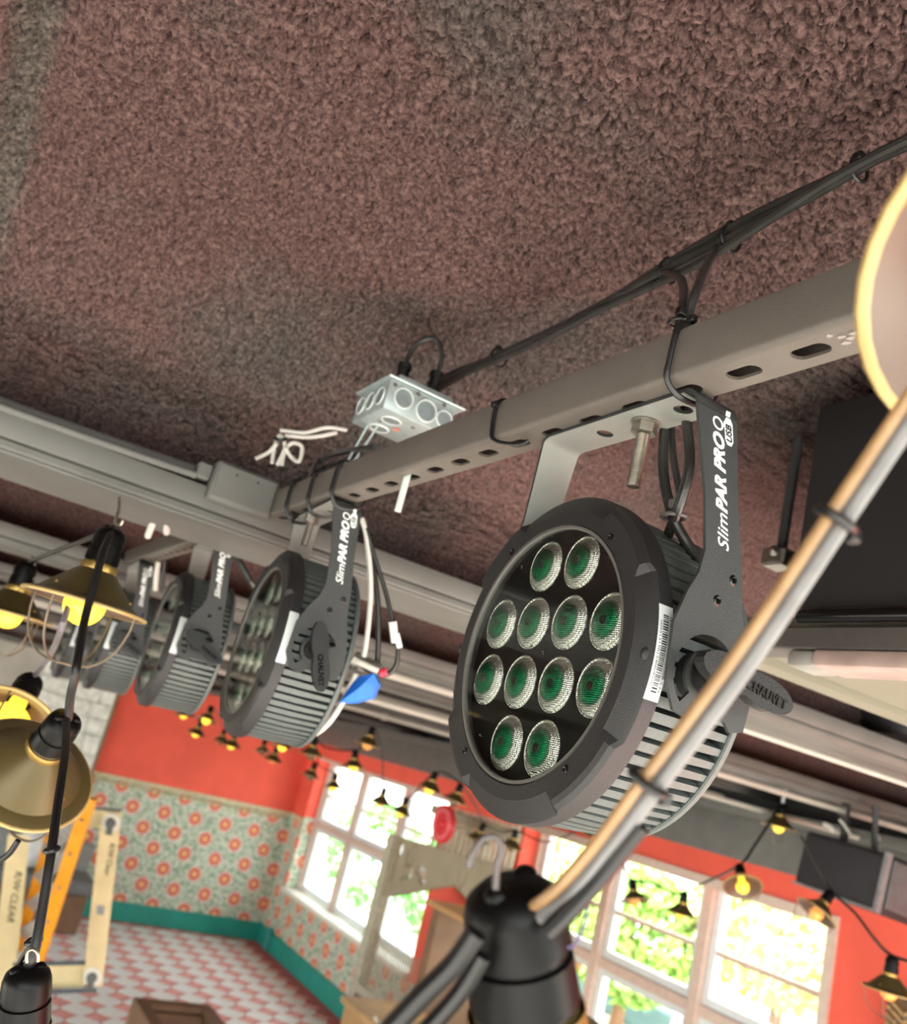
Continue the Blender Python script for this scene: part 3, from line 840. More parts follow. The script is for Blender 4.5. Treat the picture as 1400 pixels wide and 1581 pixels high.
    ub = P('badge', 'usb%.3f' % lk, usb, M_print, yk, smooth=False, label='white rounded badge')
    def usbtxt():
        z = 0.166; yb = 0.0348+lk*(z+0.004)
        cut = text_mesh('USB', 0.0082, 0.15, 0.0002, 0.0002); lo, hi = width_of(cut)
        return MB().add([(0.1419+v.co.z, yb+0.0028-v.co.y+(-0.29+lk)*(v.co.x+0.003), z+0.003+(v.co.x-lo)*0.9) for v in cut.vertices], [tuple(p.vertices) for p in cut.polygons])
    P('badge_lettering', 'usbt%.3f' % lk, usbtxt, M_ink, yk, smooth=False)
    kn = P('tilt_knob', 'knob', knob_mesh, M_blackplastic, label='black winged tilt knob')
    kn.location = (0, 0.048, -0.004); kn.rotation_euler = (knob_angle, 0, 0)
    def ktext():
        me_ = text_mesh('CHAUVET', 0.0125, 0.0, 0.0003, 0.0006, align='CENTER'); lo, hi = width_of(me_)
        s = 0.040/(hi-lo)
        return MB().add([(0.1763+v.co.z, 0.025+v.co.x*s, -0.0042+v.co.y*s*1.1) for v in me_.vertices], [tuple(p.vertices) for p in me_.polygons])
    P('raised_lettering', 'ktext', ktext, M_gloss, kn, smooth=False)
    # bar-code sticker wrapped on the bezel side
    def sticker():
        mb = MB(); n = 14; R_ = 0.1349
        a0, a1 = math.radians(-13), math.radians(16)
        vs_ = []
        for i in range(n+1):
            a = a0+(a1-a0)*i/n
            vs_ += [(R_*math.cos(a), 0.0068, R_*math.sin(a)), (R_*math.cos(a), 0.0200, R_*math.sin(a))]
        mb.add(vs_, [(2*i, 2*i+1, 2*i+3, 2*i+2) for i in range(n)])
        return mb
    stk = P('sticker', 'sticker', sticker, M_label, label='white bar-code sticker')
    if near:
        mb = MB(); R_ = 0.13505; rr_ = random.Random(5)
        a = math.radians(-10.5)
        while a < math.radians(13):
            w = rr_.choice((0.0040, 0.0060, 0.0085, 0.0050))
            mb.add([(R_*math.cos(t), y, R_*math.sin(t)) for t, y in ((a, 0.0110), (a+w, 0.0110), (a+w, 0.0160), (a, 0.0160))], [(0, 1, 2, 3)])
            a += w+rr_.choice((0.0040, 0.006, 0.009))
        for body, sz, y, aa in (('SLIMPARPROQUSB.S.N', 0.0028, 0.0180, 13), ('00031313012400/92702', 0.0027, 0.0095, 11)):
            me_ = text_mesh(body, sz, 0, 0, 0.0)
            lo, hi = width_of(me_)
            sc_ = (math.radians(aa+10)*R_)/(hi-lo)
            vs_ = []
            for v in me_.vertices:
                t = math.radians(aa)-(v.co.x-lo)*sc_/R_
                vs_.append((R_*math.cos(t), y+v.co.y-0.001, R_*math.sin(t)))
            mb.add(vs_, [tuple(p.vertices) for p in me_.polygons])
        obj('bar_code', mb.mesh('bar_code', False), M_ink, stk)
    return r
FC = Vector((-0.6099, 0.4176, 2.6056))
bpy.context.view_layer.update()
sl1 = stage_light('stage_light', 'nearest black LED stage light with green-tinted lenses on the slotted channel', FC, 0.0, math.radians(-8), True, yaw=math.radians(-1.0))
sl2 = stage_light('stage_light', 'second LED stage light from the camera, blue tape and cables hanging behind it', (-1.262, 0.392, 2.603), 0.115, math.radians(-72), False, yaw=math.radians(-5))
sl3 = stage_light('stage_light', 'third LED stage light from the camera, under the grey beam', (-1.835, 0.385, 2.603), 0.115, math.radians(-25), False, yaw=math.radians(-3))
sl4 = stage_light('stage_light', 'fourth LED stage light, behind the hanging brass shade lamp', (-2.50, 0.380, 2.600), 0.115, math.radians(-25), False, yaw=math.radians(-3))
sl5 = stage_light('stage_light', 'farthest LED stage light at the end of the row', (-3.18, 0.385, 2.600), 0.115, math.radians(-25), False)
for o in (sl1, sl2, sl3, sl4, sl5):
    if '_local' in o: del o['_local']

# ------------------------------------------------------------------ hardware on the channel
def hexnut(p, r, h, axis=(0, 0, 1)):
    return MB().lathe([(0, 0), (r, 0), (r, h), (0, h)], 6, frame_from(axis, (1, 0, 0), p))
bx, by = FC.x+0.061, 0.4176+0.016
b = thing('hanging_bolt', 'bright steel bolt and nut clamping the nearest light to the channel', 'bolt', (bx, by, 2.745))
prof = []
z = 0.0
while z < 0.046: prof += [(0.0048, z), (0.0056, z+0.0007)]; z += 0.0014
obj('threaded_shank', MB().lathe([(0, 0)]+prof+[(0.005, z), (0, z)], 16, Matrix.Translation((bx, by, 2.745))), M_steel, b)
obj('nut', hexnut((bx, by, 2.7915), 0.0105, 0.008), M_steel, b, smooth=False)
obj('washer', MB().lathe([(0, 0), (0.012, 0), (0.012, 0.002), (0, 0.002)], 20, Matrix.Translation((bx, by, 2.7997))), M_steel, b)
p = on(628, 738, 2, 2.806)
single('threaded_rod', MB().cyl((p.x, p.y, 2.85), (p.x, p.y, 2.764), 0.0042, 10), mat('pale_rod', (206, 218, 214), 0.4), 'short pale rod sticking down out of a channel slot', 'rod')
b2 = thing('hanging_bolt', 'grey bolt at the second stage light bracket', 'bolt', (-1.245, 0.418, 2.75))
obj('threaded_shank', MB().cyl((-1.245, 0.418, 2.75), (-1.245, 0.418, 2.80), 0.0052, 10), M_steel, b2)
obj('nut', hexnut((-1.245, 0.418, 2.785), 0.011, 0.012), M_steel, b2, smooth=False)

M_tie = mat('black_nylon', (20, 20, 21), 0.35, var=0.08)
def zip_tie(label, x, pts, head, w=0.0045, name='cable_tie', grp='black cable ties', m=None):
    r = thing(name, label, 'cable tie', (x, 0.41, 2.8), grp)
    obj('strap', MB().tube(pts, w/2, 8, sub=5, flat=0.55), m or M_tie, r)
    obj('tie_head', MB().bbox((head[0]-0.004, head[1]-0.003, head[2]-0.003), (head[0]+0.004, head[1]+0.003, head[2]+0.003), 0.001, 1), m or M_tie, r)
    return r
def around(x, dx=0.0, drop=0.012, y0=SY0-0.0035, y1=SY1+0.004):
    """a strap looped around the channel and the cables on it"""
    return [(x+dx, y1-0.01, SZ1+0.006), (x+dx*0.6, y0+0.008, SZ1+0.006), (x+dx*0.4, y0-0.001, SZ1-0.004), (x, y0-0.001, SZ0+0.012), (x-0.001, y0+0.001, SZ0-0.001), (x, y0+0.014, SZ0-drop), (x, y1-0.008, SZ0-drop*0.7), (x, y1+0.001, SZ0+0.004), (x+dx*0.6, y1+0.001, SZ1), (x+dx, y1-0.009, SZ1+0.006)]
xa = on(1040, 560, 1, SY0).x
zip_tie('black cable tie around the channel just left of the nearest bracket corner', xa, around(xa, 0.006, 0.010), (xa+0.006, SY0+0.004, SZ1+0.008))
xb = on(768, 650, 1, SY0).x
zip_tie('black cable tie hooked into a channel slot left of the nearest light', xb, [(xb-0.004, SY0+0.006, SZ1+0.004), (xb-0.004, SY0-0.003, SZ1-0.004), (xb-0.002, SY0-0.003, SZ0+0.012), (xb+0.004, SY0-0.002, SZ0-0.002), (xb+0.016, SY0+0.008, SZ0-0.005), (xb+0.03, SY0+0.018, SZ0-0.002), (xb+0.036, SY0+0.02, SZ0+0.01)], (xb-0.004, SY0-0.005, SZ1-0.006))
for k, px in enumerate((452, 482, 515)):
    xx = on(px, 760, 1, SY0).x
    zip_tie(('black cable tie nearest the grey beam on the channel', 'middle of three black cable ties above the second light', 'black cable tie beside the printed arm of the second light')[k], xx, around(xx, 0.006, 0.016), (xx+0.004, SY0-0.004, SZ1-0.004), 0.006)

# ------------------------------------------------------------------ cable bundle from the ceiling to the junction box
def lerp(a, b, t): return a+(b-a)*t
A_, B_ = at(1470, 178, 0.72), on(668, 598, 1, 0.545)
def bund(t, off=(0, 0)):
    base = A_.lerp(B_, t); return base+Vector((0, off[0], off[1]-0.008*math.sin(math.pi*t)))
grp = 'black cables running along the ceiling to the metal box'
single('cable', MB().tube([bund(t/10, (0.008*math.cos(t*0.9), 0.006*math.sin(t*0.9))) for t in range(11)], 0.0052, 8), M_cable, 'upper black cable in the bundle along the ceiling, half buried in the spray', 'cable', grp)
single('cable', MB().tube([bund(t/10, (-0.006+0.004*math.sin(t*1.3), -0.007+0.003*math.cos(t))) for t in range(11)], 0.0050, 8), M_cable, 'middle black cable in the bundle along the ceiling', 'cable', grp)
pa = bund(0.52)
c1 = [bund(t/10, (-0.010-0.006*math.sin(t*1.1), -0.013-0.012*math.sin(max(0, t-0.5)*0.75)**2)) for t in range(11)]
single('cable', MB().tube(c1, 0.0046, 8), M_cable, 'lowest black cable of the ceiling bundle, sagging between the ties', 'cable', grp)
def drop(px):                                            # cable that leaves the bundle and drops behind the channel
    return px
pT1, pT2 = bund(0.27), bund(0.42)
def near_bundle(px, py):                                 # a point at the bundle's own depth
    best = min(range(101), key=lambda t: abs((bund(t/100)-CAM).dot(RT)/(bund(t/100)-CAM).dot(FWD)*FPX+700-px))
    return at(px, py, (bund(best/100)-CAM).dot(FWD))
zt = 0.444
drp1 = [near_bundle(1330, 250)+Vector((0, 0, -0.006)), near_bundle(1135, 360), near_bundle(1100, 395).lerp(on(1100, 395, 1, 0.46), 0.3), on(1078, 440, 1, 0.462), on(1060, 495, 1, 0.455), on(1052, 560, 1, 0.445), on(1060, 650, 1, 0.450), on(1064, 720, 1, 0.452), on(1045, 790, 1, 0.458), on(1030, 830, 1, 0.472), on(1020, 870, 1, 0.50)]
single('cable', MB().tube(drp1, 0.0042, 10), M_cable, 'right-hand black cable dropping from the bundle behind the nearest bracket', 'cable', 'black cables dropping to the nearest light')
drp2 = [near_bundle(1180, 345), near_bundle(1030, 412), near_bundle(1052, 432).lerp(on(1052, 432, 1, 0.46), 0.5), on(1055, 470, 1, 0.458), on(1045, 520, 1, 0.452), on(1035, 600, 1, 0.446), on(1026, 660, 1, 0.452), on(1024, 730, 1, 0.455), on(1038, 795, 1, 0.460), on(1058, 835, 1, 0.472), on(1085, 872, 1, 0.49)]
single('cable', MB().tube(drp2, 0.0042, 10), M_cable, 'left-hand black cable dropping from the bundle behind the nearest bracket', 'cable', 'black cables dropping to the nearest light')
drp3 = [on(1042, 560, 1, 0.452), on(1036, 650, 1, 0.458), on(1040, 710, 1, 0.462), on(1050, 770, 1, 0.464), on(1044, 800, 1, 0.466), on(1056, 840, 1, 0.478), on(1070, 880, 1, 0.50)]
single('cable', MB().tube(drp3, 0.0030, 8), M_cable, 'thin black cable between the two that drop behind the nearest bracket', 'cable', 'black cables dropping to the nearest light')
def ring_tie(label, c, d, r, m=None):
    M = frame_from(d, None, c)
    t = thing('cable_tie', label, 'cable tie', c, 'black cable ties')
    mb = MB()
    for k in range(1): mb.tube([M @ Vector((r*math.cos(a), r*math.sin(a), 0)) for a in [2*math.pi*i/16 for i in range(17)]], 0.0018, 6, smooth=False)
    obj('strap', mb, m or M_tie, t)
    hd = M @ Vector((0, 0, 0)) + UP*r
    obj('tie_head', MB().bbox(tuple(hd-Vector((0.004,)*3)), tuple(hd+Vector((0.004,)*3)), 0.001, 1), m or M_tie, t)
bd = (B_-A_).normalized()
def bt(px):
    t = min(range(201), key=lambda t: abs((bund(t/200)-CAM).dot(RT)/(bund(t/200)-CAM).dot(FWD)*FPX+700-px))/200
    return bund(t, (-0.002, -0.006))
ring_tie('black cable tie on the ceiling bundle where the first cable drops away', bt(1133), bd, 0.0135)
ring_tie('black cable tie on the ceiling bundle above the bracket, left of the first drop', bt(1032), bd, 0.0125)
ring_tie('black cable tie on the ceiling bundle close to the metal box', bt(772), bd, 0.0130)
ring_tie('black cable tie on the ceiling bundle near the top right corner', bt(1328), bd, 0.011)
ring_tie('grey cable tie gathering the cables above the nearest light', on(1040, 798, 1, 0.462), (0.05, 0.1, -1), 0.0095, mat('grey_nylon', (96, 92, 86), 0.4))
ring_tie('black cable tie where the dropping cables meet the channel', on(1052, 500, 1, 0.452), (0.0, 0.1, -1), 0.0105)

# ------------------------------------------------------------------ galvanised junction box
JX, JY, JZ = -1.098, 0.420, 2.9385                       # nearest lower corner
W_ = 0.108
j = thing('junction_box', 'galvanised square steel junction box with round knock-outs above the channel', 'junction box', (JX-W_/2, JY+W_/2, JZ))
obj('box_body', MB().bbox((JX-W_, JY, JZ), (JX, JY+W_, JZ+0.046), 0.003, 2), M_zinc, j)
obj('cover_plate', MB().bbox((JX-W_-0.004, JY-0.005, JZ+0.0462), (JX+0.005, JY+W_+0.014, JZ+0.0492), 0.0012, 1), M_zinc, j)
obj('raised_cover', MB().bbox((JX-W_+0.008, JY+0.012, JZ+0.0493), (JX-0.004, JY+W_-0.004, JZ+0.060), 0.004, 2), M_zinc, j)
def knock(c, axis, r):
    M = frame_from(axis, (0, 0, 1) if abs(axis[2]) < 0.5 else (1, 0, 0), c)
    o = obj('knockout', MB().lathe([(r*0.92, 0.0), (r*0.90, 0.0008), (0, 0.0008)], 28, M), M_zinc2, j)
    obj('knockout_ring', MB().lathe([(r*1.10, 0.0), (r*1.08, 0.0016), (r*0.94, 0.0016), (r*0.92, 0.0)], 28, M), M_zincring, j)
M_zinc2 = mat('dull_zinc', (150, 162, 164), 0.4, metal=0.5, var=0.08, scale=60)
M_zincring = mat('bright_zinc', (226, 234, 232), 0.35, metal=0.3, var=0.04, scale=60)
knock((JX+0.0001, JY+0.026, JZ+0.025), (1, 0, 0), 0.0140)
knock((JX+0.0001, JY+0.064, JZ+0.022), (1, 0, 0), 0.0155)
knock((JX+0.0001, JY+0.094, JZ+0.022), (1, 0, 0), 0.0120)
for k in range(3): knock((JX-0.022-k*0.032, JY-0.0001, JZ+0.023), (0, -1, 0), 0.0125)
knock((JX-0.032, JY+0.03, JZ-0.0001), (0, 0, -1), 0.014); knock((JX-0.080, JY+0.034, JZ-0.0001), (0, 0, -1), 0.014)
for (x, y, z, ax) in ((JX+0.001, JY+0.008, JZ+0.038, (1, 0, 0)), (JX+0.001, JY+0.045, JZ+0.040, (1, 0, 0)), (JX+0.001, JY+0.088, JZ+0.041, (1, 0, 0)), (JX-0.05, JY+0.02, JZ-0.001, (0, 0, -1)), (JX-0.02, JY+0.06, JZ-0.001, (0, 0, -1))):
    obj('screw', MB().lathe([(0.0032, 0), (0.0028, 0.0012), (0, 0.0015)], 10, frame_from(ax, None, (x, y, z))), M_steel, j)
obj('red_mark', MB().lathe([(0.0, 0.0), (0.006, 0.0)], 8, frame_from((0, 0, -1), None, (JX-0.055, JY+0.05, JZ-0.0012))), mat('red_wax', (206, 120, 110), 0.6), j)
cp1, cp2 = (JX-0.052, JY+0.035, JZ+0.060), (JX-0.03, JY+0.078, JZ+0.060)
for nm, cp in (('connector', cp1), ('connector', cp2)):
    x, y, z = cp
    obj(nm, MB().lathe([(0.011, 0), (0.011, 0.010), (0.009, 0.012), (0.009, 0.028), (0.0105, 0.029), (0.0105, 0.037), (0.006, 0.038)], 14, Matrix.Translation(cp)), M_blackplastic, j)
obj('loop_cable', MB().tube([(cp1[0], cp1[1], cp1[2]+0.032), (cp1[0]+0.002, cp1[1]+0.002, cp1[2]+0.058), (cp1[0]+0.010, cp1[1]+0.012, cp1[2]+0.080), (cp2[0]-0.004, cp2[1]-0.014, cp2[2]+0.086), (cp2[0]+0.003, cp2[1]-0.001, cp2[2]+0.064), (cp2[0], cp2[1], cp2[2]+0.032)], 0.0038, 8), M_cable, j)
obj('bracket_leg', MB().bar((JX-0.09, JY+0.02, JZ+0.002), (JX-0.095, JY+0.0, SZ1), 0.004, 0.003).bar((JX-0.075, JY+0.03, JZ+0.002), (JX-0.09, JY+0.005, SZ1), 0.004, 0.003), M_zinc, j)
# thick black wires lying on the channel near the beam, pale wires tied in a knot
single('cable', MB().tube([on(580, 690, 1, 0.43), on(540, 696, 1, 0.43), on(505, 705, 1, 0.425), on(485, 722, 1, 0.41), on(478, 742, 1, 0.40)], 0.0045, 8), M_cable, 'black wire lying on the channel below the metal box', 'cable')
single('cable', MB().tube([on(560, 700, 1, 0.44), on(520, 715, 1, 0.43), on(470, 735, 1, 0.42), on(448, 760, 1, 0.40), on(455, 800, 1, 0.41)], 0.0038, 8), M_cable, 'black wire hooking over the channel end beside the grey beam', 'cable')
kn = thing('tied_wires', 'pale wires tied in a knot below the sprayed ceiling', 'wire', tuple(at(432, 720, 1.42)))
for k, pts in enumerate((((420, 715), (424, 690), (432, 672), (440, 690), (428, 718)), ((435, 718), (440, 696), (452, 684), (466, 690), (462, 712), (450, 706), (440, 690)), ((432, 664), (470, 668), (505, 660), (535, 664)), ((440, 672), (480, 675), (520, 668)), ((395, 708), (415, 698), (428, 684)))):
    obj('wire', MB().tube([at(x, y, 1.42+0.01*(i % 2)) for i, (x, y) in enumerate(pts)], 0.0032, 7), M_whitecable, kn)
obj('tie', MB().tube([at(424, 676, 1.41), at(432, 680, 1.405), at(442, 677, 1.41)], 0.003, 6), M_tie, kn)

# ------------------------------------------------------------------ grey surface box and flexible conduits on the first beam
g = thing('surface_box', 'grey painted wiring box fixed to the beam left of the channel end', 'junction box', (-1.39, 0.36, 2.80))
obj('box_body', MB().bbox((-1.44, 0.292, 2.797), (-1.378, 0.397, 2.862), 0.007, 3), M_grey, g)
obj('cover', MB().bbox((-1.379, 0.297, 2.802), (-1.3755, 0.392, 2.857), 0.0015, 1), M_grey, g)
for yy in (0.325, 0.36): obj('screw', MB().lathe([(0.002, 0), (0, 0.0006)], 8, frame_from((1, 0, 0), None, (-1.3755, yy, 2.846))), M_core, g)
def flex(label, p, q, r):
    p, q = Vector(p), Vector(q); n = int((q-p).length/0.0045)
    pts = [p.lerp(q, i/n)+Vector((0, 0, -0.006*math.sin(math.pi*i/n))) for i in range(n+1)]
    single('flexible_conduit', MB().tube(pts, [r*(1 if i % 2 else 0.86) for i in range(n+1)], 10, smooth=False), M_grey, label, 'conduit', 'corrugated conduits on the grey beam')
flex('upper corrugated conduit lying on the grey beam', (-1.43, -0.30, 2.842), (-1.425, 0.27, 2.842), 0.0085)
flex('lower corrugated conduit lying on the grey beam', (-1.40, -0.30, 2.829), (-1.40, 0.27, 2.829), 0.0065)
single('conduit_connector', MB().bbox((-1.445, 0.268, 2.826), (-1.392, 0.291, 2.852), 0.003, 1), M_grey, 'small grey connector between conduits and wiring box', 'connector')

# ------------------------------------------------------------------ cables, sleeve and tape behind the second light
dd = 1.33
def P2(px, py, k=0.0): return at(px, py, dd+k)
single('cable', MB().tube([P2(558, 800), P2(566, 830), P2(572, 900), P2(569, 960), P2(562, 1010), P2(556, 1022)], 0.0040, 8), M_whitecable, 'white cable hanging behind the second stage light', 'cable')
single('cable', MB().tube([P2(563, 810, .02), P2(572, 850, .02), P2(582, 920, .02), P2(584, 980, .02), P2(582, 1030, .02)], 0.0045, 8), M_cable, 'thick black cable hanging beside the white one behind the second light', 'cable')
s_ = thing('cable', 'thin black cable with white sleeve and red band looping behind the second light', 'cable', tuple(P2(600, 960)))
obj('cord', MB().tube([P2(565, 815), P2(578, 860), P2(594, 910), P2(606, 960), P2(614, 1000), P2(610, 1030), P2(592, 1042), P2(560, 1030), P2(545, 1015)], 0.0036, 8), M_cable, s_)
obj('sleeve', MB().cyl(P2(606, 960, -.004), P2(610, 992, -.004), 0.0062, 12).cyl(P2(612, 978, -.006), P2(617, 1000, -.006), 0.0045, 10), mat('white_sleeve', (232, 234, 230), 0.5), s_)
obj('red_band', MB().cyl(P2(587, 1040, -.001), P2(597, 1036, -.001), 0.0062, 12), mat('red_tape', (226, 40, 70), 0.5), s_)
single('metal_gland', MB().cyl(P2(548, 1018), P2(585, 1034), 0.0095, 14).cyl(P2(545, 1016), P2(552, 1020), 0.012, 14), M_steel, 'metal cable gland behind the second stage light', 'connector')
tp = MB()
pp_ = [(556, 1044), (577, 1040), (584, 1055), (575, 1076), (548, 1084), (523, 1085), (532, 1072), (545, 1054)]
fr_ = [P2(x, y, -0.006) for x, y in pp_]; bk = [P2(x+4, y+2, 0.02) for x, y in pp_]
mid = P2(552, 1064, -0.018)
n_ = len(pp_)
tp.add(fr_+bk+[mid], [(i, (i+1) % n_, 2*n_) for i in range(n_)]+[(n_+i, n_+(i+1) % n_, (i+1) % n_, i) for i in range(n_)]+[tuple(range(n_, 2*n_))])
single('tape_wad', tp, mat('blue_tape', (28, 112, 226), 0.55, var=0.12, scale=40), 'crumpled piece of bright blue tape behind the second light', 'tape')
single('cable', MB().tube([P2(550, 1040), P2(538, 1065), P2(522, 1095), P2(505, 1118), P2(485, 1133), P2(462, 1142)], 0.0048, 8), M_whitecable, 'white cable curling under the second stage light', 'cable')
single('cable', MB().tube([at(358, 848, 1.75), at(372, 872, 1.75), at(388, 900, 1.75), at(405, 915, 1.78)], 0.007, 8), M_cable, 'black cable arching from the third stage light', 'cable')
single('cable', MB().tube([at(244, 868, 2.2), at(241, 890, 2.2), at(240, 912, 2.2)], 0.006, 8), M_whitecable, 'pale cable loop hanging left of the third stage light', 'cable')
single('cable', MB().tube([at(254, 866, 2.22), at(252, 890, 2.22), at(249, 915, 2.22)], 0.005, 8), M_cable, 'dark cable hanging left of the third stage light', 'cable')

# ------------------------------------------------------------------ string lamps with metal shades
M_olive = mat('olive_brass_shade', (92, 78, 44), 0.38, metal=0.35, var=0.10, scale=20)
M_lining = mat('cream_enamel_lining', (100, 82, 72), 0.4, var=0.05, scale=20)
M_rim = mat('gold_cream_rim', (180, 152, 98), 0.35, metal=0.2, var=0.05)
M_cap = mat('socket_black', (7, 6, 6), 0.4, var=0.1, scale=80, spec=0.2)
M_brass = mat('brass_neck', (176, 146, 84), 0.35, metal=0.8, var=0.08)
M_wire = mat('guard_wire', (120, 108, 92), 0.4, metal=0.5, var=0.1)
M_lit = mat('lit_amber_bulb', (255, 200, 60), 0.3, var=0.03, emit=((1.0, 0.66, 0.05), 0.42))
M_dim = mat('dim_amber_bulb', (236, 150, 70), 0.3, var=0.05, emit=((1.0, 0.42, 0.10), 0.12))
M_off = mat('clear_bulb', (120, 96, 72), 0.15, var=0.05)
LM = {}
def lamp_mesh(k, mb, m, **kw):
    if k not in LM:
        me_ = mb().mesh(k.split(':')[0], **kw)
        me_.materials.append(m); LM[k] = me_
    return LM[k]
def string_lamp(label, top, down, bulb='lit', detail=True, shade=True, spin=0.0, bulb_r=0.027, grp='string lamps with brass shades'):
    r = thing('string_lamp', label, 'lamp', tuple(top), grp)
    r.rotation_mode = 'QUATERNION'
    r.rotation_quaternion = Vector((0, 0, -1)).rotation_difference(Vector(down).normalized()) @ Quaternion((0, 0, 1), spin)
    def P(nm, key, mb, m, parent=None, **kw):
        o = bpy.data.objects.new(nm, lamp_mesh(key, mb, m, **kw)); COL.objects.link(o); o.parent = parent or r; return o
    P('socket', 'socket:', lambda: MB().lathe([(0.0, 0.0), (0.012, -0.001), (0.0185, -0.006), (0.0205, -0.012), (0.0215, -0.026), (0.0195, -0.027), (0.0195, -0.030), (0.0215, -0.031), (0.0225, -0.048), (0.0200, -0.050), (0.0, -0.050)], 24), M_cap)
    if detail:
        for sgn in (1, -1):
            P('cord_clip', 'clip%d:' % sgn, lambda: MB().ball((0, sgn*0.010, -0.003), 0.0055, 12, 8, (1, 1, 0.9)), M_cap)
    if shade:
        sh = P('shade', 'shade:', lambda: MB().lathe([(0.0205, -0.0505), (0.0215, -0.052), (0.0230, -0.060), (0.030, -0.066), (0.0560, -0.092), (0.0640, -0.100), (0.0780, -0.1035), (0.0805, -0.105), (0.0805, -0.1085), (0.0780, -0.1085)], 40), M_olive, angle=0.5)
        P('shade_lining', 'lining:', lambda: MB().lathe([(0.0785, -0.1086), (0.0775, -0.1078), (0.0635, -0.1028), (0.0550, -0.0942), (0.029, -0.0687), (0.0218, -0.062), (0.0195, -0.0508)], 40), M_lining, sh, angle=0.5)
        P('shade_rim', 'rimlip:', lambda: MB().lathe([(0.0785, -0.1040), (0.0812, -0.1048), (0.0820, -0.1068), (0.0812, -0.1088), (0.0785, -0.1094), (0.0770, -0.1086)], 40), M_rim, sh)
        P('neck', 'neck:', lambda: MB().lathe([(0.0236, -0.0515), (0.0240, -0.053), (0.0240, -0.060), (0.0232, -0.0615)], 28), M_brass, sh)
        if detail:
            for a in (0.6, 2.7, 4.8):
                o = P('rivet', 'rivet:', lambda: MB().ball((0, 0, 0), 0.0028, 8, 6), M_brass, sh); o.location = (0.055*math.cos(a), 0.055*math.sin(a), -0.0905)
    bm_ = {'lit': M_lit, 'dim': M_dim, 'off': M_off}[bulb]
    P('bulb', 'bulb:%s%.3f' % (bulb, bulb_r), lambda: MB().lathe([(0.0125, -0.050), (0.0135, -0.068)]+[(max(0.0, bulb_r*math.sin(math.radians(a))), -0.108+bulb_r*math.cos(math.radians(a))) for a in range(30, 181, 15)], 28), bm_)
    if shade and detail:
        def cage():
            mb = MB()
            for k in range(4):
                a = k*math.pi/2+0.4; c, s2 = math.cos(a), math.sin(a)
                mb.tube([(0.074*c, 0.074*s2, -0.106), (0.073*c, 0.073*s2, -0.130), (0.062*c, 0.062*s2, -0.160), (0.040*c, 0.040*s2, -0.180), (0.016*c, 0.016*s2, -0.186)], 0.0015, 6)
            return mb
        for k in range(4):
            a = k*math.pi/2+0.4; c, s2 = math.cos(a), math.sin(a)
            P('guard_rib', 'rib%d:' % k, lambda: MB().tube([(0.074*c, 0.074*s2, -0.106), (0.073*c, 0.073*s2, -0.130), (0.062*c, 0.062*s2, -0.160), (0.040*c, 0.040*s2, -0.180), (0.016*c, 0.016*s2, -0.186)], 0.0015, 6), M_wire)
        P('guard_ring', 'gring:', lambda: MB().tube([(0.017*math.cos(a), 0.017*math.sin(a), -0.186) for a in [i*math.pi/8 for i in range(17)]], 0.0015, 6, smooth=False), M_wire)
    return r
DN = Vector((0, 0, -1))
def hook(label, p, q, r=0.0022):
    single('wire_hook', MB().tube([p, Vector(p).lerp(q, 0.5)+RT*0.002, q, Vector(q)+RT*0.006-UP*0.004, Vector(q)+RT*0.010+UP*0.002], r, 7), M_steel, label, 'hook', 'metal hooks holding the lamp string')
# near lamps on the left
t1 = at(176, 816, 1.22)
string_lamp('large brass-shaded lamp hanging before the fourth stage light', t1, DN+RT*-0.02, 'lit', spin=0.5)
hook('steel hook from the grey beam holding the large brass lamp', at(184, 768, 1.24), at(178, 806, 1.22))
t1b = at(44, 868, 1.80)
string_lamp('brass-shaded lamp at the left edge level with the stage lights', t1b, DN, 'lit', spin=0.2)
hook('steel hook above the brass lamp at the left edge', at(50, 858, 1.82), at(46, 872, 1.80))
t2 = at(50, 1048, 1.42)
string_lamp('lit brass lamp tipped toward the camera at the left edge, round bulb showing', t2, (at(12, 1112, 1.34)-t2), 'lit', spin=0.9, bulb_r=0.037)
t3 = at(106, 1108, 1.06)
string_lamp('large olive brass shade tilted down to the left, seen from its outside', t3, (at(28, 1212, 1.105)-t3), 'lit', spin=0.3)
t4 = at(44, 1492, 0.80)
string_lamp('glossy black socket at the bottom left corner of the view', t4, (at(30, 1640, 0.80)-t4), 'off', spin=0.1)
# two lamps very close to the lens
t5 = at(788, 1358, 0.36)
string_lamp('out-of-focus black socket close to the lens at the bottom centre', t5, (at(812, 1560, 0.36)-t5), 'off', spin=0.4)
single('wire_hook', MB().tube([at(765, 1372, 0.335), at(768, 1335, 0.335), at(775, 1310, 0.335), at(765, 1292, 0.335), at(745, 1296, 0.335), at(730, 1318, 0.335), at(724, 1338, 0.335)], 0.0014, 8), mat('blurred_hook', (92, 86, 86), 0.35, metal=0.5), 'curved wire hook above the blurred socket at the bottom centre', 'hook')
dn6 = (FWD*-0.77-UP*0.60+RT*-0.12).normalized()
t6 = at(1706, 415, 0.315)-dn6*0.105
string_lamp('blurred cream-lined lamp shade rim close to the lens at the right edge', t6, dn6, 'off', False, spin=0.2)
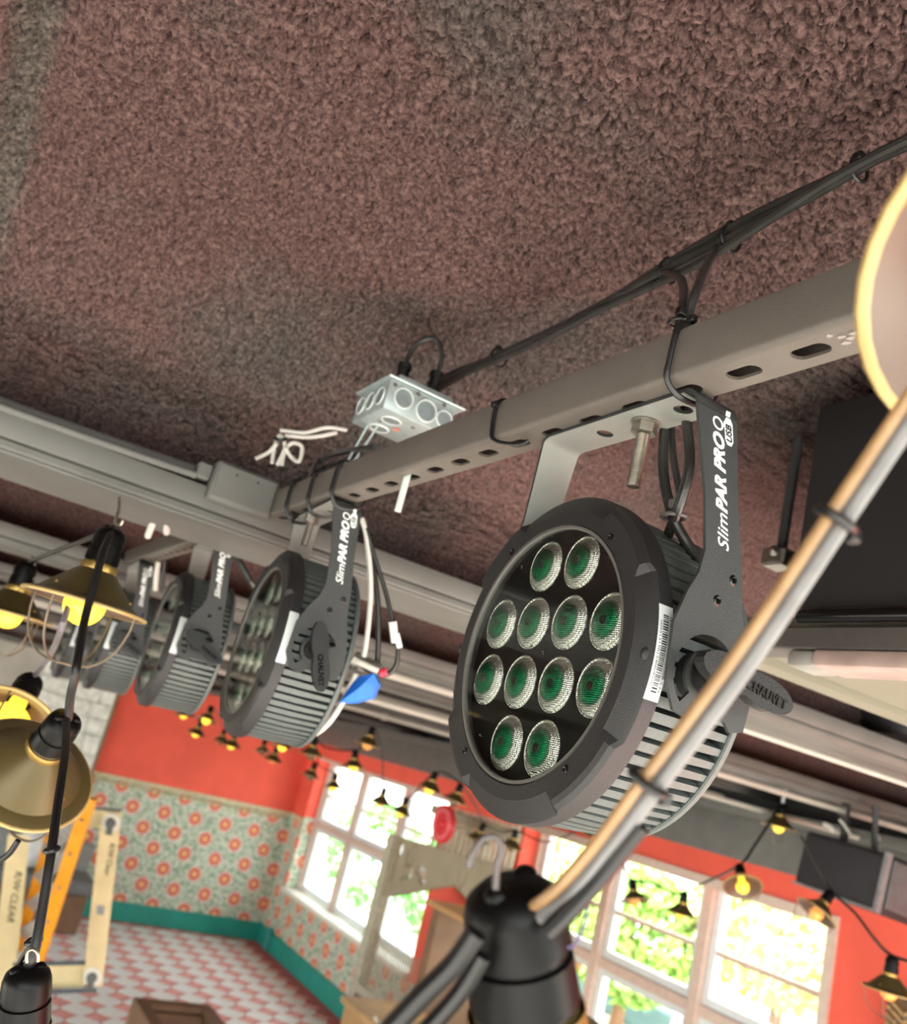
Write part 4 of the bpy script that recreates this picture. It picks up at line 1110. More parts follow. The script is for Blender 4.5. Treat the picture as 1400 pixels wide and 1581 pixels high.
# lamps farther back, on the right
string_lamp('lit lamp hanging from the beam left of the wall speaker', at(1207, 1240, 4.2), DN, 'lit', True)
string_lamp('lit lamp tipped to show its round bulb above the window post', at(1141, 1336, 3.9), FWD*-0.75+DN*0.6, 'lit', True)
string_lamp('unlit lamp hanging before the middle right window, left one of two', at(976, 1358, 4.9), DN+RT*0.25+FWD*-0.3, 'dim', True)
string_lamp('glowing lamp hanging before the middle right window, right one of two', at(1057, 1377, 4.7), DN, 'lit', True)
string_lamp('lamp tipped sideways just below the wall speaker', at(1284, 1376, 3.5), DN*0.75-RT*0.55+FWD*-0.15, 'dim', True)
string_lamp('dark lamp at the lower right edge over the red wall', at(1378, 1476, 2.95), DN, 'dim', True)
single('hanging_rod', MB().cyl(at(1216, 1205, 4.2), at(1208, 1240, 4.2), 0.008, 8), M_zinc, 'thin pale rod above the lamp left of the speaker', 'rod')
# small far lamps
far = [(288, 1084, 7.6, 'lit', 'first lit lamp from the left over the red papered wall'), (327, 1090, 6.6, 'lit', 'lit lamp just under the second stage light bezel, left side'), (311, 1113, 7.4, 'lit', 'lower lit lamp below the gap between second and third lights'),
       (364, 1131, 7.4, 'lit', 'lit lamp in the middle over the red papered wall'), (444, 1130, 6.4, 'lit', 'lit lamp just under the fins of the second stage light'), (428, 1154, 7.8, 'dim', 'small dim lamp low over the red wall, left of the corner'),
       (347, 1126, 8.2, 'off', 'dark lamp over the red wall, left one of two'), (409, 1142, 8.2, 'off', 'dark lamp over the red wall, right one of two'), (487, 1138, 5.6, 'off', 'dark lamp in front of the corner of the red walls'), (487, 1178, 7.0, 'off', 'dark lamp beside the red window reveal'),
       (518, 1194, 7.0, 'lit', 'lit lamp at the left jamb of the first window'), (549, 1158, 5.8, 'lit', 'lit lamp at the top of the first window'), (576, 1122, 5.4, 'dim', 'amber lamp high up between the first two stage lights'),
       (594, 1216, 6.6, 'dim', 'dim lamp before the second window'), (629, 1232, 6.4, 'lit', 'lit lamp low before the second window post'), (673, 1192, 5.6, 'lit', 'lit lamp left of the nearest stage light, above the third window'), (712, 1210, 5.4, 'off', 'dark lamp touching the lower left edge of the nearest light'),
       (747, 1272, 6.0, 'off', 'dark lamp before the wooden fretwork screen'), (797, 1282, 6.0, 'off', 'dark lamp right of the fretwork screen'), (928, 1258, 4.8, 'dim', 'lamp peeping out under the fins of the nearest light')]
for px, py, d, b_, lb in far:
    string_lamp(lb, at(px, py, d), DN+Vector((rnd.uniform(-.15, .15), rnd.uniform(-.15, .15), 0)), b_, False, bulb_r=0.031)

# ------------------------------------------------------------------ lamp cords
M_cord = mat('black_lamp_cord', (16, 15, 16), 0.4, var=0.1, scale=60)
cg = 'cords of the lamp string'
def cord(label, pts, r, m=None, flat=1.0): return single('electric_cord', MB().tube(pts, r, 9, flat=flat), m or M_cord, label, 'cord', cg)
cord('black cord running down before the large brass lamp to the tilted olive shade', [t1+UP*0.0, at(160, 850, 1.16), at(146, 900, 1.13), at(130, 960, 1.10), at(118, 1030, 1.04), at(108, 1080, 1.05), at(106, 1110, 1.06)], 0.0052)
cord('black cord hanging from the olive shade socket to the bottom left socket', [at(102, 1112, 1.04), at(101, 1160, 0.97), at(91, 1230, 0.90), at(80, 1310, 0.85), at(66, 1400, 0.82), at(53, 1470, 0.80), t4], 0.0046)
cord('thin black cord branching left at the bottom left socket', [at(52, 1456, 0.81), at(36, 1476, 0.81), at(12, 1520, 0.81), at(-20, 1560, 0.81)], 0.0022)
cord('pale cord from the large brass lamp to the lit tipped lamp', [at(110, 920, 1.2), at(95, 970, 1.15), at(78, 1010, 1.3), t2], 0.0042, mat('grey_cord', (120, 116, 120), 0.4))
cord('black cord curving left below the olive shade', [at(28, 1298, 0.9), at(14, 1318, 0.9), at(-10, 1336, 0.9)], 0.003)
cord('black cord between the brass lamp and the left edge lamp', [t1+RT*-0.004, at(140, 830, 1.3), at(90, 850, 1.5), t1b], 0.004)
for px, py, d in ((80, 1312, .85), (52, 1453, .812)):
    c = at(px, py, d); single('cable_tie', MB().tube([c+RT*0.0062*math.cos(a)+FWD*0.0062*math.sin(a)+UP*0.001*math.cos(a) for a in [i*math.pi/6 for i in range(13)]], 0.0022, 6, smooth=False), M_tie, 'black tie on the cord just below the olive shade' if px == 80 else 'black tie on the cord just above the bottom left socket', 'cable tie', 'black cable ties')
single('wire_ring', MB().tube([at(50+9*math.cos(a), 1478+12*math.sin(a)*(1 if math.sin(a) < 0 else 2), .79) for a in [math.radians(x) for x in range(-200, 40, 24)]], 0.0014, 7), M_steel, 'thin pale wire loop over the bottom left socket', 'wire')
# the blurred pair of strands crossing the right half
M_strand = mat('tan_strand', (150, 116, 78), 0.35, var=0.12, scale=90)
M_strand2 = mat('grey_strand', (112, 110, 110), 0.35, var=0.1, scale=90)
def strand(off, dz=0.0): return [at(1440+off*.84, 575+off*.54, 0.315+dz), at(1290+off*.84, 800+off*.54, 0.320+dz), at(1150+off*.84, 1010+off*.54, 0.325+dz), at(1000+off*.84, 1212+off*.54, 0.33+dz), at(925+off*.7, 1312+off*.6, 0.335+dz), at(858+off*.5, 1388+off*.9, 0.338+dz), at(806, 1415+off*.5, 0.352+dz), at(795, 1425+off*.3, 0.362+dz)]
cord('blurred tan strand of the cord crossing the right side, upper one of the pair', strand(-11), 0.0023, M_strand)
cord('blurred grey strand of the cord crossing the right side, lower one of the pair', strand(13, 0.001), 0.0034, M_strand2)
cord('blurred black cord leaving the bottom centre socket toward the lower left', [at(735, 1440, .33), at(700, 1490, .33), at(650, 1540, .33), at(570, 1625, .33)], 0.0042)
cord('second black cord at the lower left of the bottom centre socket', [at(745, 1475, .335), at(712, 1530, .335), at(660, 1590, .335), at(600, 1650, .335)], 0.0036)
cord('second black cord leaving the bottom centre socket to the upper right', [at(845, 1440, .335), at(880, 1405, .335), at(930, 1350, .335), at(990, 1275, .332)], 0.0036)
for px, py, lb in ((1290, 802, 'blurred black tie on the crossing cord near the dark panel'), (1000, 1208, 'blurred black tie on the crossing cord below the nearest light')):
    c = at(px, py, 0.322 if px > 1100 else .331)
    M = frame_from((RT*-0.84*0+(at(1290, 800, .32)-at(1000, 1212, .33))).normalized(), None, c)
    single('cable_tie', MB().tube([M @ Vector((0.0068*math.cos(a), 0.0068*math.sin(a), 0)) for a in [i*math.pi/8 for i in range(17)]], 0.0019, 6, smooth=False).bbox(tuple(c+RT*0.006-UP*0.006-Vector((.0025,)*3)), tuple(c+RT*0.006-UP*0.006+Vector((.0025,)*3)), .001, 1), M_tie, lb, 'cable tie', 'black cable ties')
single('thin_wire', MB().tube([at(908, 1398, .34), at(900, 1430, .34), at(886, 1460, .34), at(876, 1462, .34)], 0.0006, 6), mat('violet_wire', (86, 74, 116), 0.4), 'thin violet wire beside the bottom centre socket', 'wire')
# cords of the far string
cord('cord linking the four lamps before the right windows', [at(925, 1280, 4.9), at(960, 1335, 4.9), at(976, 1358, 4.9), at(1010, 1364, 4.85), at(1040, 1379, 4.75), at(1057, 1377, 4.7), at(1090, 1362, 4.4), at(1141, 1336, 3.9), at(1165, 1305, 4.0), at(1207, 1240, 4.2)], 0.006)
cord('cord from the speaker to the dark lamp at the lower right edge', [at(1236, 1290, 3.6), at(1262, 1340, 3.55), at(1284, 1376, 3.5), at(1320, 1410, 3.3), at(1350, 1450, 3.1), at(1378, 1476, 2.95), at(1430, 1490, 2.9)], 0.0055)
cord('cord of the far lamps along the top of the first window', [at(487, 1138, 5.6)+Vector((0.1, 0, 0.45)), at(487, 1138, 5.6), at(549, 1158, 5.8), at(576, 1122, 5.4), at(590, 1170, 6.0), at(594, 1216, 6.6), at(629, 1232, 6.4), at(673, 1192, 5.6), at(712, 1210, 5.4)], 0.005)
cord('cord of the far lamps over the red papered wall', [at(288, 1084, 7.6)+Vector((-0.6, 0, 0.35)), at(288, 1084, 7.6), at(311, 1113, 7.4), at(327, 1090, 6.6), at(347, 1126, 8.2), at(364, 1131, 7.4), at(409, 1142, 8.2), at(428, 1154, 7.8), at(444, 1130, 6.4), at(487, 1178, 7.0), at(518, 1194, 7.0)], 0.004)
cord('cord between the two dark lamps at the fretwork screen', [at(712, 1210, 5.4), at(735, 1245, 5.8), at(747, 1272, 6.0), at(775, 1285, 6.0), at(797, 1282, 6.0), at(850, 1300, 5.6), at(928, 1258, 4.8)], 0.005)

# ------------------------------------------------------------------ ceiling equipment on the right
bp_ = thing('ceiling_baffle', 'large black rectangular baffle box hanging right of the nearest light', 'panel', (0.1, 1.2, 2.785))
obj('panel_body', MB().bbox((-0.785, 0.90, 2.790), (1.2, 1.5, 3.075), 0.006, 2), mat('matt_black_panel', (30, 28, 29), 0.7, var=0.08, scale=8), bp_)
obj('lower_tube', MB().cyl((-0.76, 0.893, 2.777), (1.2, 0.893, 2.777), 0.0085, 12), M_gloss, bp_)
rl = thing('light_rail', 'grey ceiling rail with pinkish strip light under the black baffle', 'light fixture', (0.1, 0.92, 2.72))
obj('rail', MB().bbox((-0.95, 0.895, 2.7375), (1.2, 0.945, 2.7655), 0.002, 1), mat('taupe_rail', (78, 73, 70), 0.5), rl)
obj('diffuser', MB().bbox((-0.735, 0.893, 2.7165), (1.2, 0.955, 2.737), 0.005, 2), mat('pinkish_diffuser', (176, 152, 144), 0.5), rl)
obj('end_cap', MB().bbox((-0.775, 0.897, 2.716), (-0.736, 0.950, 2.737), 0.006, 2), mat('grey_end_cap', (150, 146, 140), 0.4), rl)
so = thing('soffit_panel', 'pale beige soffit board above the strip light on the right', 'panel', (0.0, 2.0, 2.77))
obj('board', MB().bbox((-0.965, 0.965, 2.772), (1.2, 3.6, 2.80), 0.003, 1), mat('pale_beige_board', (126, 124, 108), 0.6, var=0.05, scale=4), so)
obj('edge_strip', MB().box((-1.01, 0.965, 2.760), (-0.966, 3.6, 2.775)), MATS['pale_beige_board'], so)
obj('cover_strip', MB().box((-0.60, 0.97, 2.766), (-0.575, 3.6, 2.7725)), MATS['pale_beige_board'], so)
du = thing('black_duct', 'black round duct with bright clamps behind the beige soffit board', 'duct', tuple(on(1330, 1100, 1, 2.1)))
d0, d1 = on(1262, 1098, 1, 2.1), on(1450, 1118, 1, 2.1)
obj('pipe', MB().cyl(d0, d1, 0.035, 20), M_darkgrey, du)
obj('elbow', MB().tube([d0+Vector((0.01, 0, 0)), d0+Vector((-0.04, 0, -0.005)), d0+Vector((-0.075, 0, 0.03)), d0+Vector((-0.085, 0, 0.10))], 0.030, 14), M_darkgrey, du)
for pp_ in (on(1244, 1103, 1, 2.06), on(1270, 1076, 1, 2.06), on(1304, 1128, 1, 2.06)): obj('clamp', MB().lathe([(0.006, 0), (0.012, 0.003), (0.012, 0.008), (0.006, 0.011)], 12, frame_from((1, -1, 0), None, pp_)), M_zinc, du)
rd = thing('drop_rod', 'dark threaded drop rod with clamp in the shade beside the black baffle', 'rod', tuple(on(1205, 860, 1, 1.05)))
pr0, pr1 = on(1205, 858, 1, 1.05), on(1216, 690, 1, 1.05)
obj('rod', MB().cyl(pr0, (pr0.x, pr0.y, 3.12), 0.008, 10), M_darkgrey, rd)
obj('clamp', MB().bbox(tuple(pr0-Vector((0.022, 0.02, 0.02))), tuple(pr0+Vector((0.022, 0.02, 0.008))), 0.004, 1).lathe([(0.006, 0), (0.009, 0.004), (0, 0.01)], 10, frame_from((0.5, -1, 0), None, pr0+Vector((0.005, -0.02, 0)))), M_steel, rd)
for k, (x, z, r, y0) in enumerate(((-2.70, 2.735, 0.013, 1.2), (-3.05, 2.66, 0.012, 1.4), (-3.98, 2.72, 0.016, -1), (-1.52, 2.745, 0.007, 1.1), (-5.3, 2.7, 0.016, -1))):
    single('pipe', MB().cyl((x, y0, z), (x, 4.25, z), r, 10).lathe([(r*1.5, 0), (r*1.5, 0.03)], 10, frame_from((0, 1, 0), None, (x, 2.6, z))).lathe([(r*1.5, 0), (r*1.5, 0.03)], 10, frame_from((0, 1, 0), None, (x, 3.6, z))), M_plaster, ('pale pipe under the second grey beam', 'lower pale pipe crossing above the wall speaker', 'pale pipe under the third grey beam', 'thin pale pipe under the nearest beam', 'pale pipe under the fourth grey beam')[k], 'pipe', 'pale pipes under the beams')
single('dark_duct', MB().bbox((-3.7, 1.0, 2.80), (-3.1, 4.2, 3.12), 0.01, 1), M_darkgrey, 'wide dark duct between the second and third beams', 'duct')
# wall speaker
sp = thing('wall_speaker', 'black loudspeaker box hung under the beams right of the last window', 'speaker', (-2.55, 3.6, 2.38))
sM = Matrix.Translation((-2.595, 3.5, 2.495)) @ Matrix.Rotation(math.radians(3), 4, 'Y') @ Matrix.Rotation(math.radians(-6), 4, 'X')
obj('cabinet', MB().bbox((-0.20, 0.005, -0.115), (0.20, 0.26, 0.115), 0.012, 2, sM), mat('speaker_black', (34, 33, 36), 0.6, var=0.08), sp)
obj('grille', MB().bbox((-0.19, -0.008, -0.105), (0.19, 0.006, 0.100), 0.006, 2, sM), mat('speaker_cloth', (44, 42, 46), 0.8, var=0.1, scale=300), sp)
obj('edge_trim', MB().box((0.188, -0.012, -0.118), (0.204, 0.02, 0.118), sM).box((-0.2, -0.012, -0.118), (0.188, 0.0, -0.108), sM), mat('speaker_trim', (128, 126, 128), 0.4), sp)
obj('side_plate', MB().bbox((0.202, 0.03, -0.09), (0.212, 0.24, 0.10), 0.004, 1, sM), mat('speaker_side', (92, 92, 94), 0.5), sp)
obj('bracket', MB().bar(sM @ Vector((0.05, 0.12, 0.115)), (-2.55, 3.62, 2.78), 0.03, 0.02), M_darkgrey, sp)
obj('bracket', MB().bar(sM @ Vector((-0.1, 0.12, 0.115)), (-2.69, 3.62, 2.78), 0.03, 0.02), M_darkgrey, sp)
for k, (a, b2_) in enumerate((((1272, 1272), (1288, 1284)), ((1296, 1266), (1312, 1288)), ((1349, 1280), (1358, 1298)))):
    p, q = at(*a, 3.9), at(*b2_, 3.85)
    single('cable_tail', MB().tube([p, p.lerp(q, 0.5)+UP*0.006, q], 0.009 if k == 0 else 0.006, 7), M_whitecable, ('short thick white cable end above the speaker', 'middle pale cable end above the speaker', 'curled pale cable end above the right of the speaker')[k], 'cable', 'pale cable ends above the speaker')
for k, (px, py, q, r) in enumerate(((243, 790, (228, 828), .006), (258, 806, (257, 822), .006), (294, 806, (275, 812), .005))):
    p, q = at(px, py, 1.55), at(*q, 1.6)
    single('cable_tail', MB().cyl(p, q, r, 8), M_whitecable, ('pale cable end sticking down from the beam beside the large brass lamp', 'short pale stub under the beam above the third light', 'pale cable stub lying against the beam above the third light')[k], 'cable', 'pale cable ends under the nearest beam')

# ------------------------------------------------------------------ fretwork screen standing before the windows
YK = 3.9
def k2(px, py): p = on(px, py, 1, YK); return (p.x, p.z)
scr = thing('fretwork_screen', 'greige wooden fretwork screen with slats standing before the third window', 'screen', (k2(560, 1535)[0], YK, 0.0))
M_greige = mat('greige_paint', (158, 146, 122), 0.6, var=0.06, scale=5)
KX = Matrix(((1, 0, 0, 0), (0, 0, 1, YK), (0, 1, 0, 0), (0, 0, 0, 1)))     # (x, z) drawing -> upright at y = YK
holes = []
for px, py, w, h_, sl in ((620, 1312, .10, .14, .1), (626, 1345, .06, .16, 0), (632, 1322, .05, .12, 0), (641, 1322, .06, .17, 0), (634, 1348, .12, .12, 0), (652, 1346, .18, .08, 0), (611, 1342, .045, .2, 0), (654, 1360, .12, .06, 0)):
    x, z = k2(px, py); holes.append([(x+w/2*math.cos(a), z+h_/2*math.sin(a)) for a in [2*math.pi*i/12 for i in range(12)]])
for px in (711, 719): 
    x, z = k2(px, 1361); sg = 1 if px < 715 else -1
    holes.append([(x-0.05*sg, z+0.09), (x-0.03*sg, z+0.0), (x+0.03*sg, z-0.07), (x+0.01*sg, z+0.02)])
head = [k2(611, 1290), k2(800, 1345), k2(790, 1392), k2(735, 1400), k2(705, 1368), k2(672, 1372), k2(606, 1384), k2(585, 1384)]
obj('fret_panel', MB().addmesh(flat_poly(head, holes, 0.04), KX), M_greige, scr)
x0, zt_ = k2(611, 1290); xb = k2(560, 1530)[0]
zb = k2(558, 1532)[1]
obj('post', MB().bbox((x0-0.05, YK-0.05, max(zb-0.6, 0.0)), (x0+0.06, YK+0.05, k2(611, 1290)[1]), 0.006, 1), mat('pale_greige', (186, 180, 158), 0.55), scr)
for i in range(15):
    px = 676+i*8.6; x, za = k2(px, 1302+i*2.4); x, zc = k2(px, 1262+i*2.6)
    obj('slat', MB().box((x-0.012, YK-0.012, za-0.05), (x+0.012, YK+0.012, zc+0.10)), MATS['pale_greige'], scr)
xa_, za_ = k2(668, 1256); xz_, zz2 = k2(800, 1294)
obj('top_rail', MB().bbox((xa_, YK-0.03, za_+0.0), (xz_, YK+0.03, za_+0.07), 0.005, 1), M_greige, scr)
for i in range(5):
    px = 655+0*i; xq, zq = k2(700+6*i, 1258+5*i)
    obj('shelf_board', MB().box((xa_+0.2, YK+0.04, za_-0.06-0.05*i), (xz_-0.4, YK+0.075, za_-0.03-0.05*i)), mat('pale_slat', (196, 178, 148), 0.6), scr)
xr = k2(672, 1400)[0]
obj('side_board', MB().bbox((xr, YK-0.02, 0.0), (xr+0.10, YK+0.45, k2(672, 1392)[1]), 0.006, 1), mat('brown_board', (128, 98, 72), 0.6, var=0.1, scale=5), scr)
obj('shelf', MB().bbox((xr-0.05, YK-0.05, k2(690, 1400)[1]-0.04), (xr+1.4, YK+0.3, k2(690, 1400)[1]), 0.006, 1), M_tan, scr)
zr = k2(566, 1528)[1]
obj('bottom_rail', MB().bbox((x0-0.05, YK-0.045, zr-0.05), (xr+0.1, YK+0.045, zr+0.02), 0.006, 1), MATS['pale_greige'], scr)
n_w = 20
for i in range(n_w):
    x = x0+0.08+(xr-x0-0.1)*i/n_w
    obj('wire', MB().cyl((x, YK, zr), (x, YK, zr+0.42), 0.006, 6), M_greige, scr)
rdp = on(684, 1272, 1, 3.6)
rs = thing('red_disc_sign', 'round red disc sign with raised rings before the third window', 'sign', tuple(rdp))
Mr = frame_from((0.05, -1.0, -0.05), (0, 0, 1), rdp) @ Matrix.Scale(0.78, 4)
obj('disc', MB().lathe([(0, -0.02), (0.17, -0.02), (0.175, 0.0), (0.17, 0.012), (0.13, 0.016), (0, 0.016)], 32, Mr), mat('red_enamel', (214, 30, 46), 0.3, var=0.06), rs)
obj('ring', MB().lathe([(0.145, 0.012), (0.14, 0.026), (0.11, 0.026), (0.105, 0.016)], 32, Mr), mat('pink_enamel', (236, 110, 118), 0.3), rs)
obj('boss', MB().lathe([(0.04, 0.016), (0.03, 0.035), (0, 0.04)], 20, Mr), MATS['red_enamel'], rs)
obj('stem', MB().bar(rdp, (rdp.x-0.02, rdp.y+0.25, rdp.z), 0.03, 0.03), M_greige, rs)
# tan crate at the foot of the screen, brown open crate on the floor
c0 = on(534, 1542, 1, 3.25)
cr = thing('tan_box', 'tan wooden box with faded letters below the fretwork screen', 'box', (c0.x+0.4, 3.5, 0.0))
obj('carcass', MB().bbox((c0.x, 3.25, 0.0), (c0.x+1.0, 3.79, c0.z-0.03), 0.01, 1), M_tan, cr)
obj('lid', MB().bbox((c0.x-0.03, 3.22, c0.z-0.029), (c0.x+1.03, 3.80, c0.z+0.012), 0.008, 1), mat('worn_tan', (206, 166, 112), 0.6, var=0.12, scale=5), cr)
tm = text_mesh('RB', 0.16, 0, 0.003, 0.001)
lp = on(577, 1570, 1, 3.25)
obj('letters', MB().add([(lp.x+v.co.x, 3.247+v.co.z, lp.z+v.co.y-0.1) for v in tm.vertices], [tuple(p.vertices) for p in tm.polygons]), mat('faded_white', (226, 214, 196), 0.6), cr, smooth=False)
tb = thing('open_crate', 'open brown wooden crate standing on the patterned tile floor', 'crate', (-5.7, 2.0, 0.0))
cx0, cx1, cy0, cy1, cz = -5.99, -5.30, 1.80, 2.29, 0.75
for nm, lo, hi in (('board', (cx0, cy0, 0.0), (cx0+0.10, cy1, cz)), ('board', (cx0+0.10, cy0, 0.0), (cx1, cy0+0.08, cz)), ('board', (cx0+0.10, cy1-0.08, 0.0), (cx1, cy1, cz)), ('board', (cx0+0.10, cy0+0.08, 0.5), (cx0+0.16, cy1-0.08, cz-0.03))):
    obj(nm, MB().bbox(lo, hi, 0.006, 1), M_wood, tb)
# ------------------------------------------------------------------ timber frame, ladder and things piled on the left
fd = 4.5
def F(px, py, k=0.0): return at(px, py, fd+k)
fr = thing('timber_frame', 'cream timber frame with bolted white corner plates leaning at the left', 'frame', tuple(F(150, 1520)))
def slab(pts, t, d=0.0):
    a = [F(x, y, d) for x, y in pts]; b = [F(x, y, d+t) for x, y in pts]; n = len(pts)
    return MB().add(a+b, [tuple(range(n)), tuple(range(n, 2*n))[::-1]]+[(i, (i+1) % n, n+(i+1) % n, n+i) for i in range(n)])
obj('stile', slab([(157, 1252), (188, 1256), (158, 1524), (127, 1520)], 0.045), M_cream, fr, smooth=False)
obj('stile', slab([(12, 1288), (46, 1290), (16, 1590), (-22, 1590)], 0.045), M_cream, fr, smooth=False)
obj('rail', slab([(60, 1246), (187, 1252), (184, 1281), (58, 1274)], 0.04, 0.046), M_cream, fr, smooth=False)
obj('rail', slab([(20, 1492), (132, 1490), (130, 1524), (16, 1530)], 0.04, 0.046), M_cream, fr, smooth=False)
for pts in ([(60, 1243), (188, 1248), (188, 1252), (60, 1246)], [(20, 1486), (132, 1482), (132, 1490), (20, 1493)], [(16, 1530), (150, 1525), (150, 1532), (16, 1538)]):
    obj('edge_strip', slab(pts, 0.09, -0.002), mat('slate_edge', (84, 92, 98), 0.6), fr, smooth=False)
for px, py in ((172, 1270), (143, 1508)):
    c = F(px, py, -0.004)
    M = frame_from(-FWD, UP, c)
    obj('corner_plate', MB().lathe([(0, 0.0), (0.048, 0.0), (0.046, 0.005), (0.036, 0.006), (0, 0.006)], 24, M), M_white, fr)
    obj('bolt', MB().lathe([(0, 0.006), (0.026, 0.007), (0.024, 0.02), (0, 0.022)], 12, M).bar(c-FWD*0.012, c-FWD*0.012-UP*0.055-RT*0.01, 0.03, 0.012, FWD), mat('bolt_grey', (100, 104, 100), 0.5), fr)
obj('sticker', slab([(150, 1398), (161, 1399), (160, 1413), (149, 1412)], 0.003, -0.004), mat('grey_sticker', (150, 152, 156), 0.6), fr, smooth=False)
def write_on(body, px, py, qx, qy, size):
    tm = text_mesh(body, size, 0.1, 0.0, 0.0005)
    lo, hi = width_of(tm); o_ = F(px, py, -0.003); d_ = (F(qx, qy, -0.003)-o_); L_ = d_.length; d_.normalize(); u_ = d_.cross(FWD).normalized()*-1
    s2 = L_/(hi-lo)
    return MB().add([o_+d_*((v.co.x-lo)*s2)-u_*(v.co.y*s2*1.0)-FWD*(v.co.z) for v in tm.vertices], [tuple(p.vertices) for p in tm.polygons])
obj('marker_writing', write_on('R/W CLEAR', 24, 1345, 10, 1424, 0.08), M_ink, fr, smooth=False)
obj('marker_writing', write_on('R/W Clear', 170, 1302, 161, 1352, 0.07), M_ink, fr, smooth=False)
ld = 4.25
def G(px, py, k=0.0): return at(px, py, ld+k)
la = thing('step_ladder', 'orange fibreglass step ladder leaning behind the black cord at the left', 'ladder', tuple(G(60, 1480)))
M_or = mat('orange_fibreglass', (240, 160, 22), 0.45, var=0.08, scale=12)
obj('rail', MB().bar(G(139, 1232), G(54, 1492), 0.062, 0.03, FWD), M_or, la)
obj('rail', MB().bar(G(78, 1290, .35), G(18, 1500, .35), 0.045, 0.03, FWD), M_or, la)
for k in range(5):
    t = 0.12+k*0.2; a = G(139, 1232).lerp(G(54, 1492), t); b = G(78, 1290, .35).lerp(G(18, 1500, .35), t)
    obj('step', MB().bar(a, b, 0.06, 0.025, FWD), mat('ladder_alloy', (196, 198, 200), 0.4, metal=0.6), la)
    obj('rivet', MB().ball(tuple(a-FWD*0.03), 0.008, 8, 6), M_steel, la)
bn = thing('grey_bench', 'grey padded bench against the papered wall behind the ladder', 'bench', tuple(on(75, 1420, 2, 0)))
q0 = on(40, 1405, 0, -10.4)
obj('seat', MB().bbox((-10.75, 1.25, 0.38), (-10.2, 2.35, 0.52), 0.03, 2), mat('grey_pad', (110, 112, 112), 0.8), bn)
obj('back', MB().bbox((-10.98, 1.25, 0.30), (-10.80, 2.35, 0.78), 0.03, 2), mat('grey_back', (146, 148, 146), 0.8), bn)
obj('plinth', MB().bbox((-10.75, 1.28, 0.0), (-10.25, 2.32, 0.375), 0.01, 1), M_wood, bn)
sk = MB(); c = Vector((-10.48, 1.72, 0.525))
sk.ball((c.x, c.y, c.z+0.2), 0.2, 16, 10, (0.9, 1.1, 1.0))
single('white_sack', sk, mat('crumpled_white', (216, 220, 220), 0.6, var=0.1, scale=12, bump=1.0, bscale=14), 'crumpled white plastic sack on the grey bench', 'bag')
cv = thing('carved_panel', 'brown chevron-slatted wooden panel on the red wall at the lower right corner', 'panel', tuple(on(1385, 1600, 1, 4.5)))
pa_, pb_ = on(1370, 1532, 1, 4.5), on(1440, 1640, 1, 4.5)
obj('board', MB().bbox((pa_.x, 4.5, pb_.z-0.4), (pb_.x+0.2, 4.54, pa_.z), 0.004, 1), mat('chevron_board', (104, 74, 44), 0.6), cv)
for i in range(12):
    z = pa_.z-0.02-i*0.036
    for sg in (-1, 1):
        xm = pa_.x+0.10
        obj('slat', MB().bar((xm, 4.492, z-0.05), (xm+sg*0.085, 4.492, z), 0.012, 0.018, (0, 1, 0)), mat('chevron_slat', (190, 150, 96), 0.5), cv)

# ------------------------------------------------------------------ outdoors
single('ground', MB().box((-80, -60, -0.6), (60, 90, -0.26)), mat('pale_paving', (214, 210, 200), 0.9, var=0.05, scale=0.8), 'pale paved ground outside the windows', 'ground', kind='structure')
def leaf_cloud(mb, c, r, n, size, seed):
    r_ = np.random.RandomState(seed)
    for _ in range(n):
        d = r_.randn(3); d /= np.linalg.norm(d); rad = r_.uniform(0.55, 1.0)**0.5
        p = Vector((c[0]+d[0]*r[0]*rad, c[1]+d[1]*r[1]*rad, c[2]+d[2]*r[2]*rad))
        a = Vector(r_.randn(3)).normalized()*size*r_.uniform(0.6, 1.3); b = a.cross(Vector(r_.randn(3))).normalized()*size*0.45
        mb.add([p-a*0.5, p+b*0.5, p+a*0.5, p-b*0.5], [(0, 1, 2, 3)])
GREENS = [mat('leaf_light', (150, 196, 92), 0.6, var=0.2, scale=2), mat('leaf_mid', (84, 160, 66), 0.6, var=0.2, scale=2), mat('leaf_yellow', (206, 216, 146), 0.6, var=0.15, scale=2)]
def plant(name, label, cat, base, r, h, g, n, size, seed, trunk=True):
    t = thing(name, label, cat, base, 'plants outside the windows')
    f = MB(); leaf_cloud(f, (base[0], base[1], base[2]+h), r, n, size, seed)
    obj('foliage', f, GREENS[g], t, smooth=False, kind='stuff')
    if trunk: obj('trunk', MB().tube([base, (base[0]+0.05, base[1], base[2]+h*0.5), (base[0], base[1], base[2]+h)], [0.10, 0.05], 8), M_wood, t)
    return t
G0 = -0.26
k_ = 0
for x, y, rx, rz, g, lb in ((-15.6, 8.2, 1.3, 0.95, 1, 'low green shrub outside the first window'), (-13.3, 8.6, 1.2, 0.9, 1, 'green shrub outside the second window'), (-11.2, 8.0, 1.2, 1.0, 0, 'bright green shrub outside the third window, behind the screen')):
    plant('shrub', lb, 'shrub', (x, y, G0), (rx, 0.9, rz), rz, g, 1500, 0.16, 20+k_, False); k_ += 1
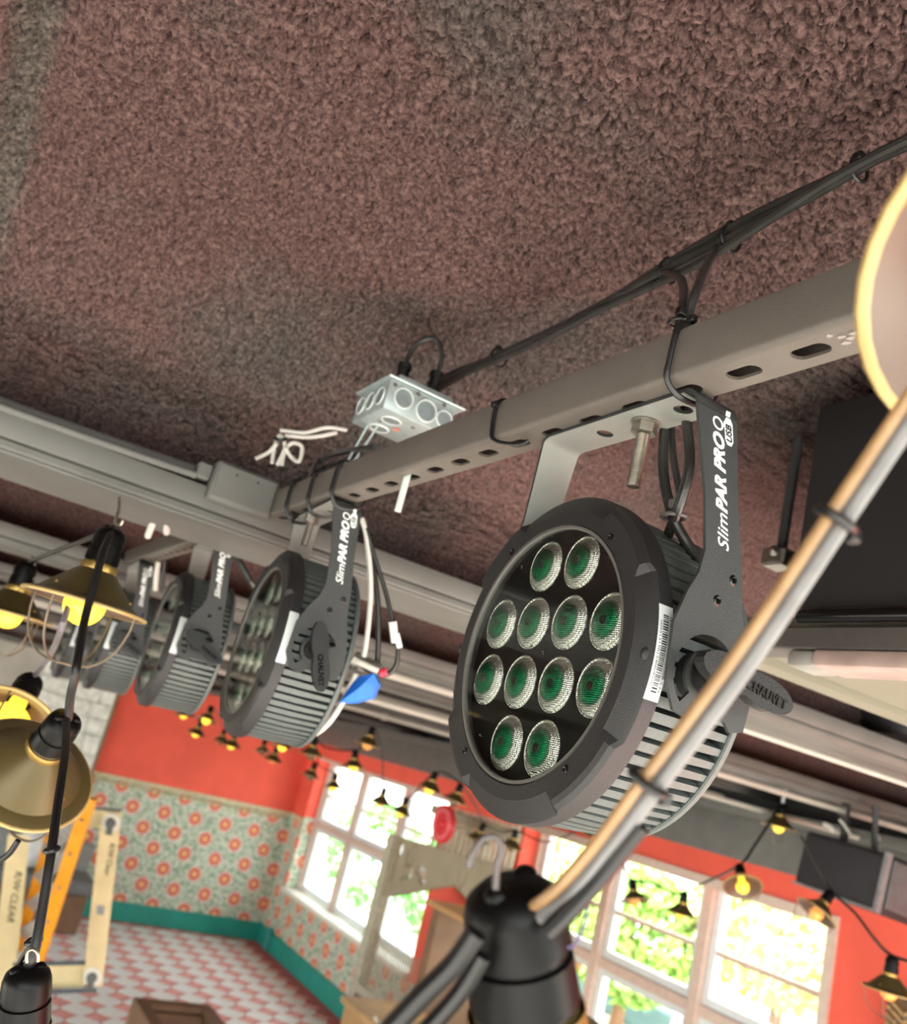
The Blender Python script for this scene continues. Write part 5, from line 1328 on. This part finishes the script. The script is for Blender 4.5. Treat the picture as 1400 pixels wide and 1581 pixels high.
for x, y, r, h_, g, lb in ((-20.5, 15.0, 2.6, 4.4, 0, 'pale green tree far beyond the first window'), (-11.1, 9.2, 1.15, 1.55, 2, 'yellow green small tree beyond the fourth window'), (-9.4, 8.8, 1.1, 1.35, 0, 'bright green small tree filling the fifth window'), (-7.6, 9.4, 1.15, 1.95, 2, 'pale yellow green small tree in the upper part of the last window')):
    plant('tree', lb, 'tree', (x, y, G0), (r, r*0.8, r*0.75), h_, g, 2600, 0.2, 40+k_); k_ += 1
wl = thing('white_building', 'white boarded wall with pilasters outside the last window', 'building', (-5.9, 7.3, G0))
obj('wall', MB().box((-7.0, 7.3, G0), (-4.3, 7.5, 1.0)), mat('white_render', (232, 234, 232), 0.8, var=0.03), wl)
for i in range(7): obj('pilaster', MB().box((-6.95+i*0.38, 7.22, G0), (-6.80+i*0.38, 7.299, 1.0)), mat('pale_grey_render', (196, 204, 210), 0.8, var=0.03), wl)
single('low_wall', MB().bbox((-12.0, 10.0, G0), (-7.0, 10.3, 0.12), 0.02, 1), mat('pale_blue_wall', (140, 176, 196), 0.7, var=0.15, scale=1.5), 'low pale blue wall on the paving outside the fifth window', 'wall')
for k, (x, y) in enumerate(((-12.0, 6.6), (-10.0, 6.4))):
    single('garden_post', MB().bbox((x, y, G0), (x+0.08, y+0.08, 1.5), 0.01, 1), M_white, ('white post outside the first window', 'white post outside the second window')[k], 'post', 'white posts outside')
# unseen wall behind the camera, openings shaped for sun and bounce; added dim terrace wall
struct('wall_back_unseen', MB().box((-5.2, -2.3, 1.75), (1.25, -2.0, 3.25)).box((-5.2, -2.3, -0.26), (1.25, -2.0, 0.15)).box((-5.2, -2.3, 0.15), (-3.4, -2.0, 1.75)).box((-1.4, -2.3, 0.15), (-1.1, -2.0, 1.75)).box((1.1, -2.3, 0.15), (1.25, -2.0, 1.75)).box((-12.5, -2.3, 2.8), (-5.2, -2.0, 3.25)), mat('dim_olive_wall', (58, 55, 52), 0.8), smooth=False)  # dark wall holding back side light; low openings added for lens highlights
for k in range(3): struct('trim_%d' % (7+k), MB().box((-12.4+k*3.1, -2.3, -0.26), (-12.0+k*3.1, -2.0, 2.799)), MATS['dim_olive_wall'], smooth=False)
struct('wall_terrace_added', MB().box((7.5, -12, -0.26), (7.9, 9, 2.2)), mat('brick_brown', (120, 96, 82), 0.85), smooth=False)  # unseen wall added to cut low sky light from this side
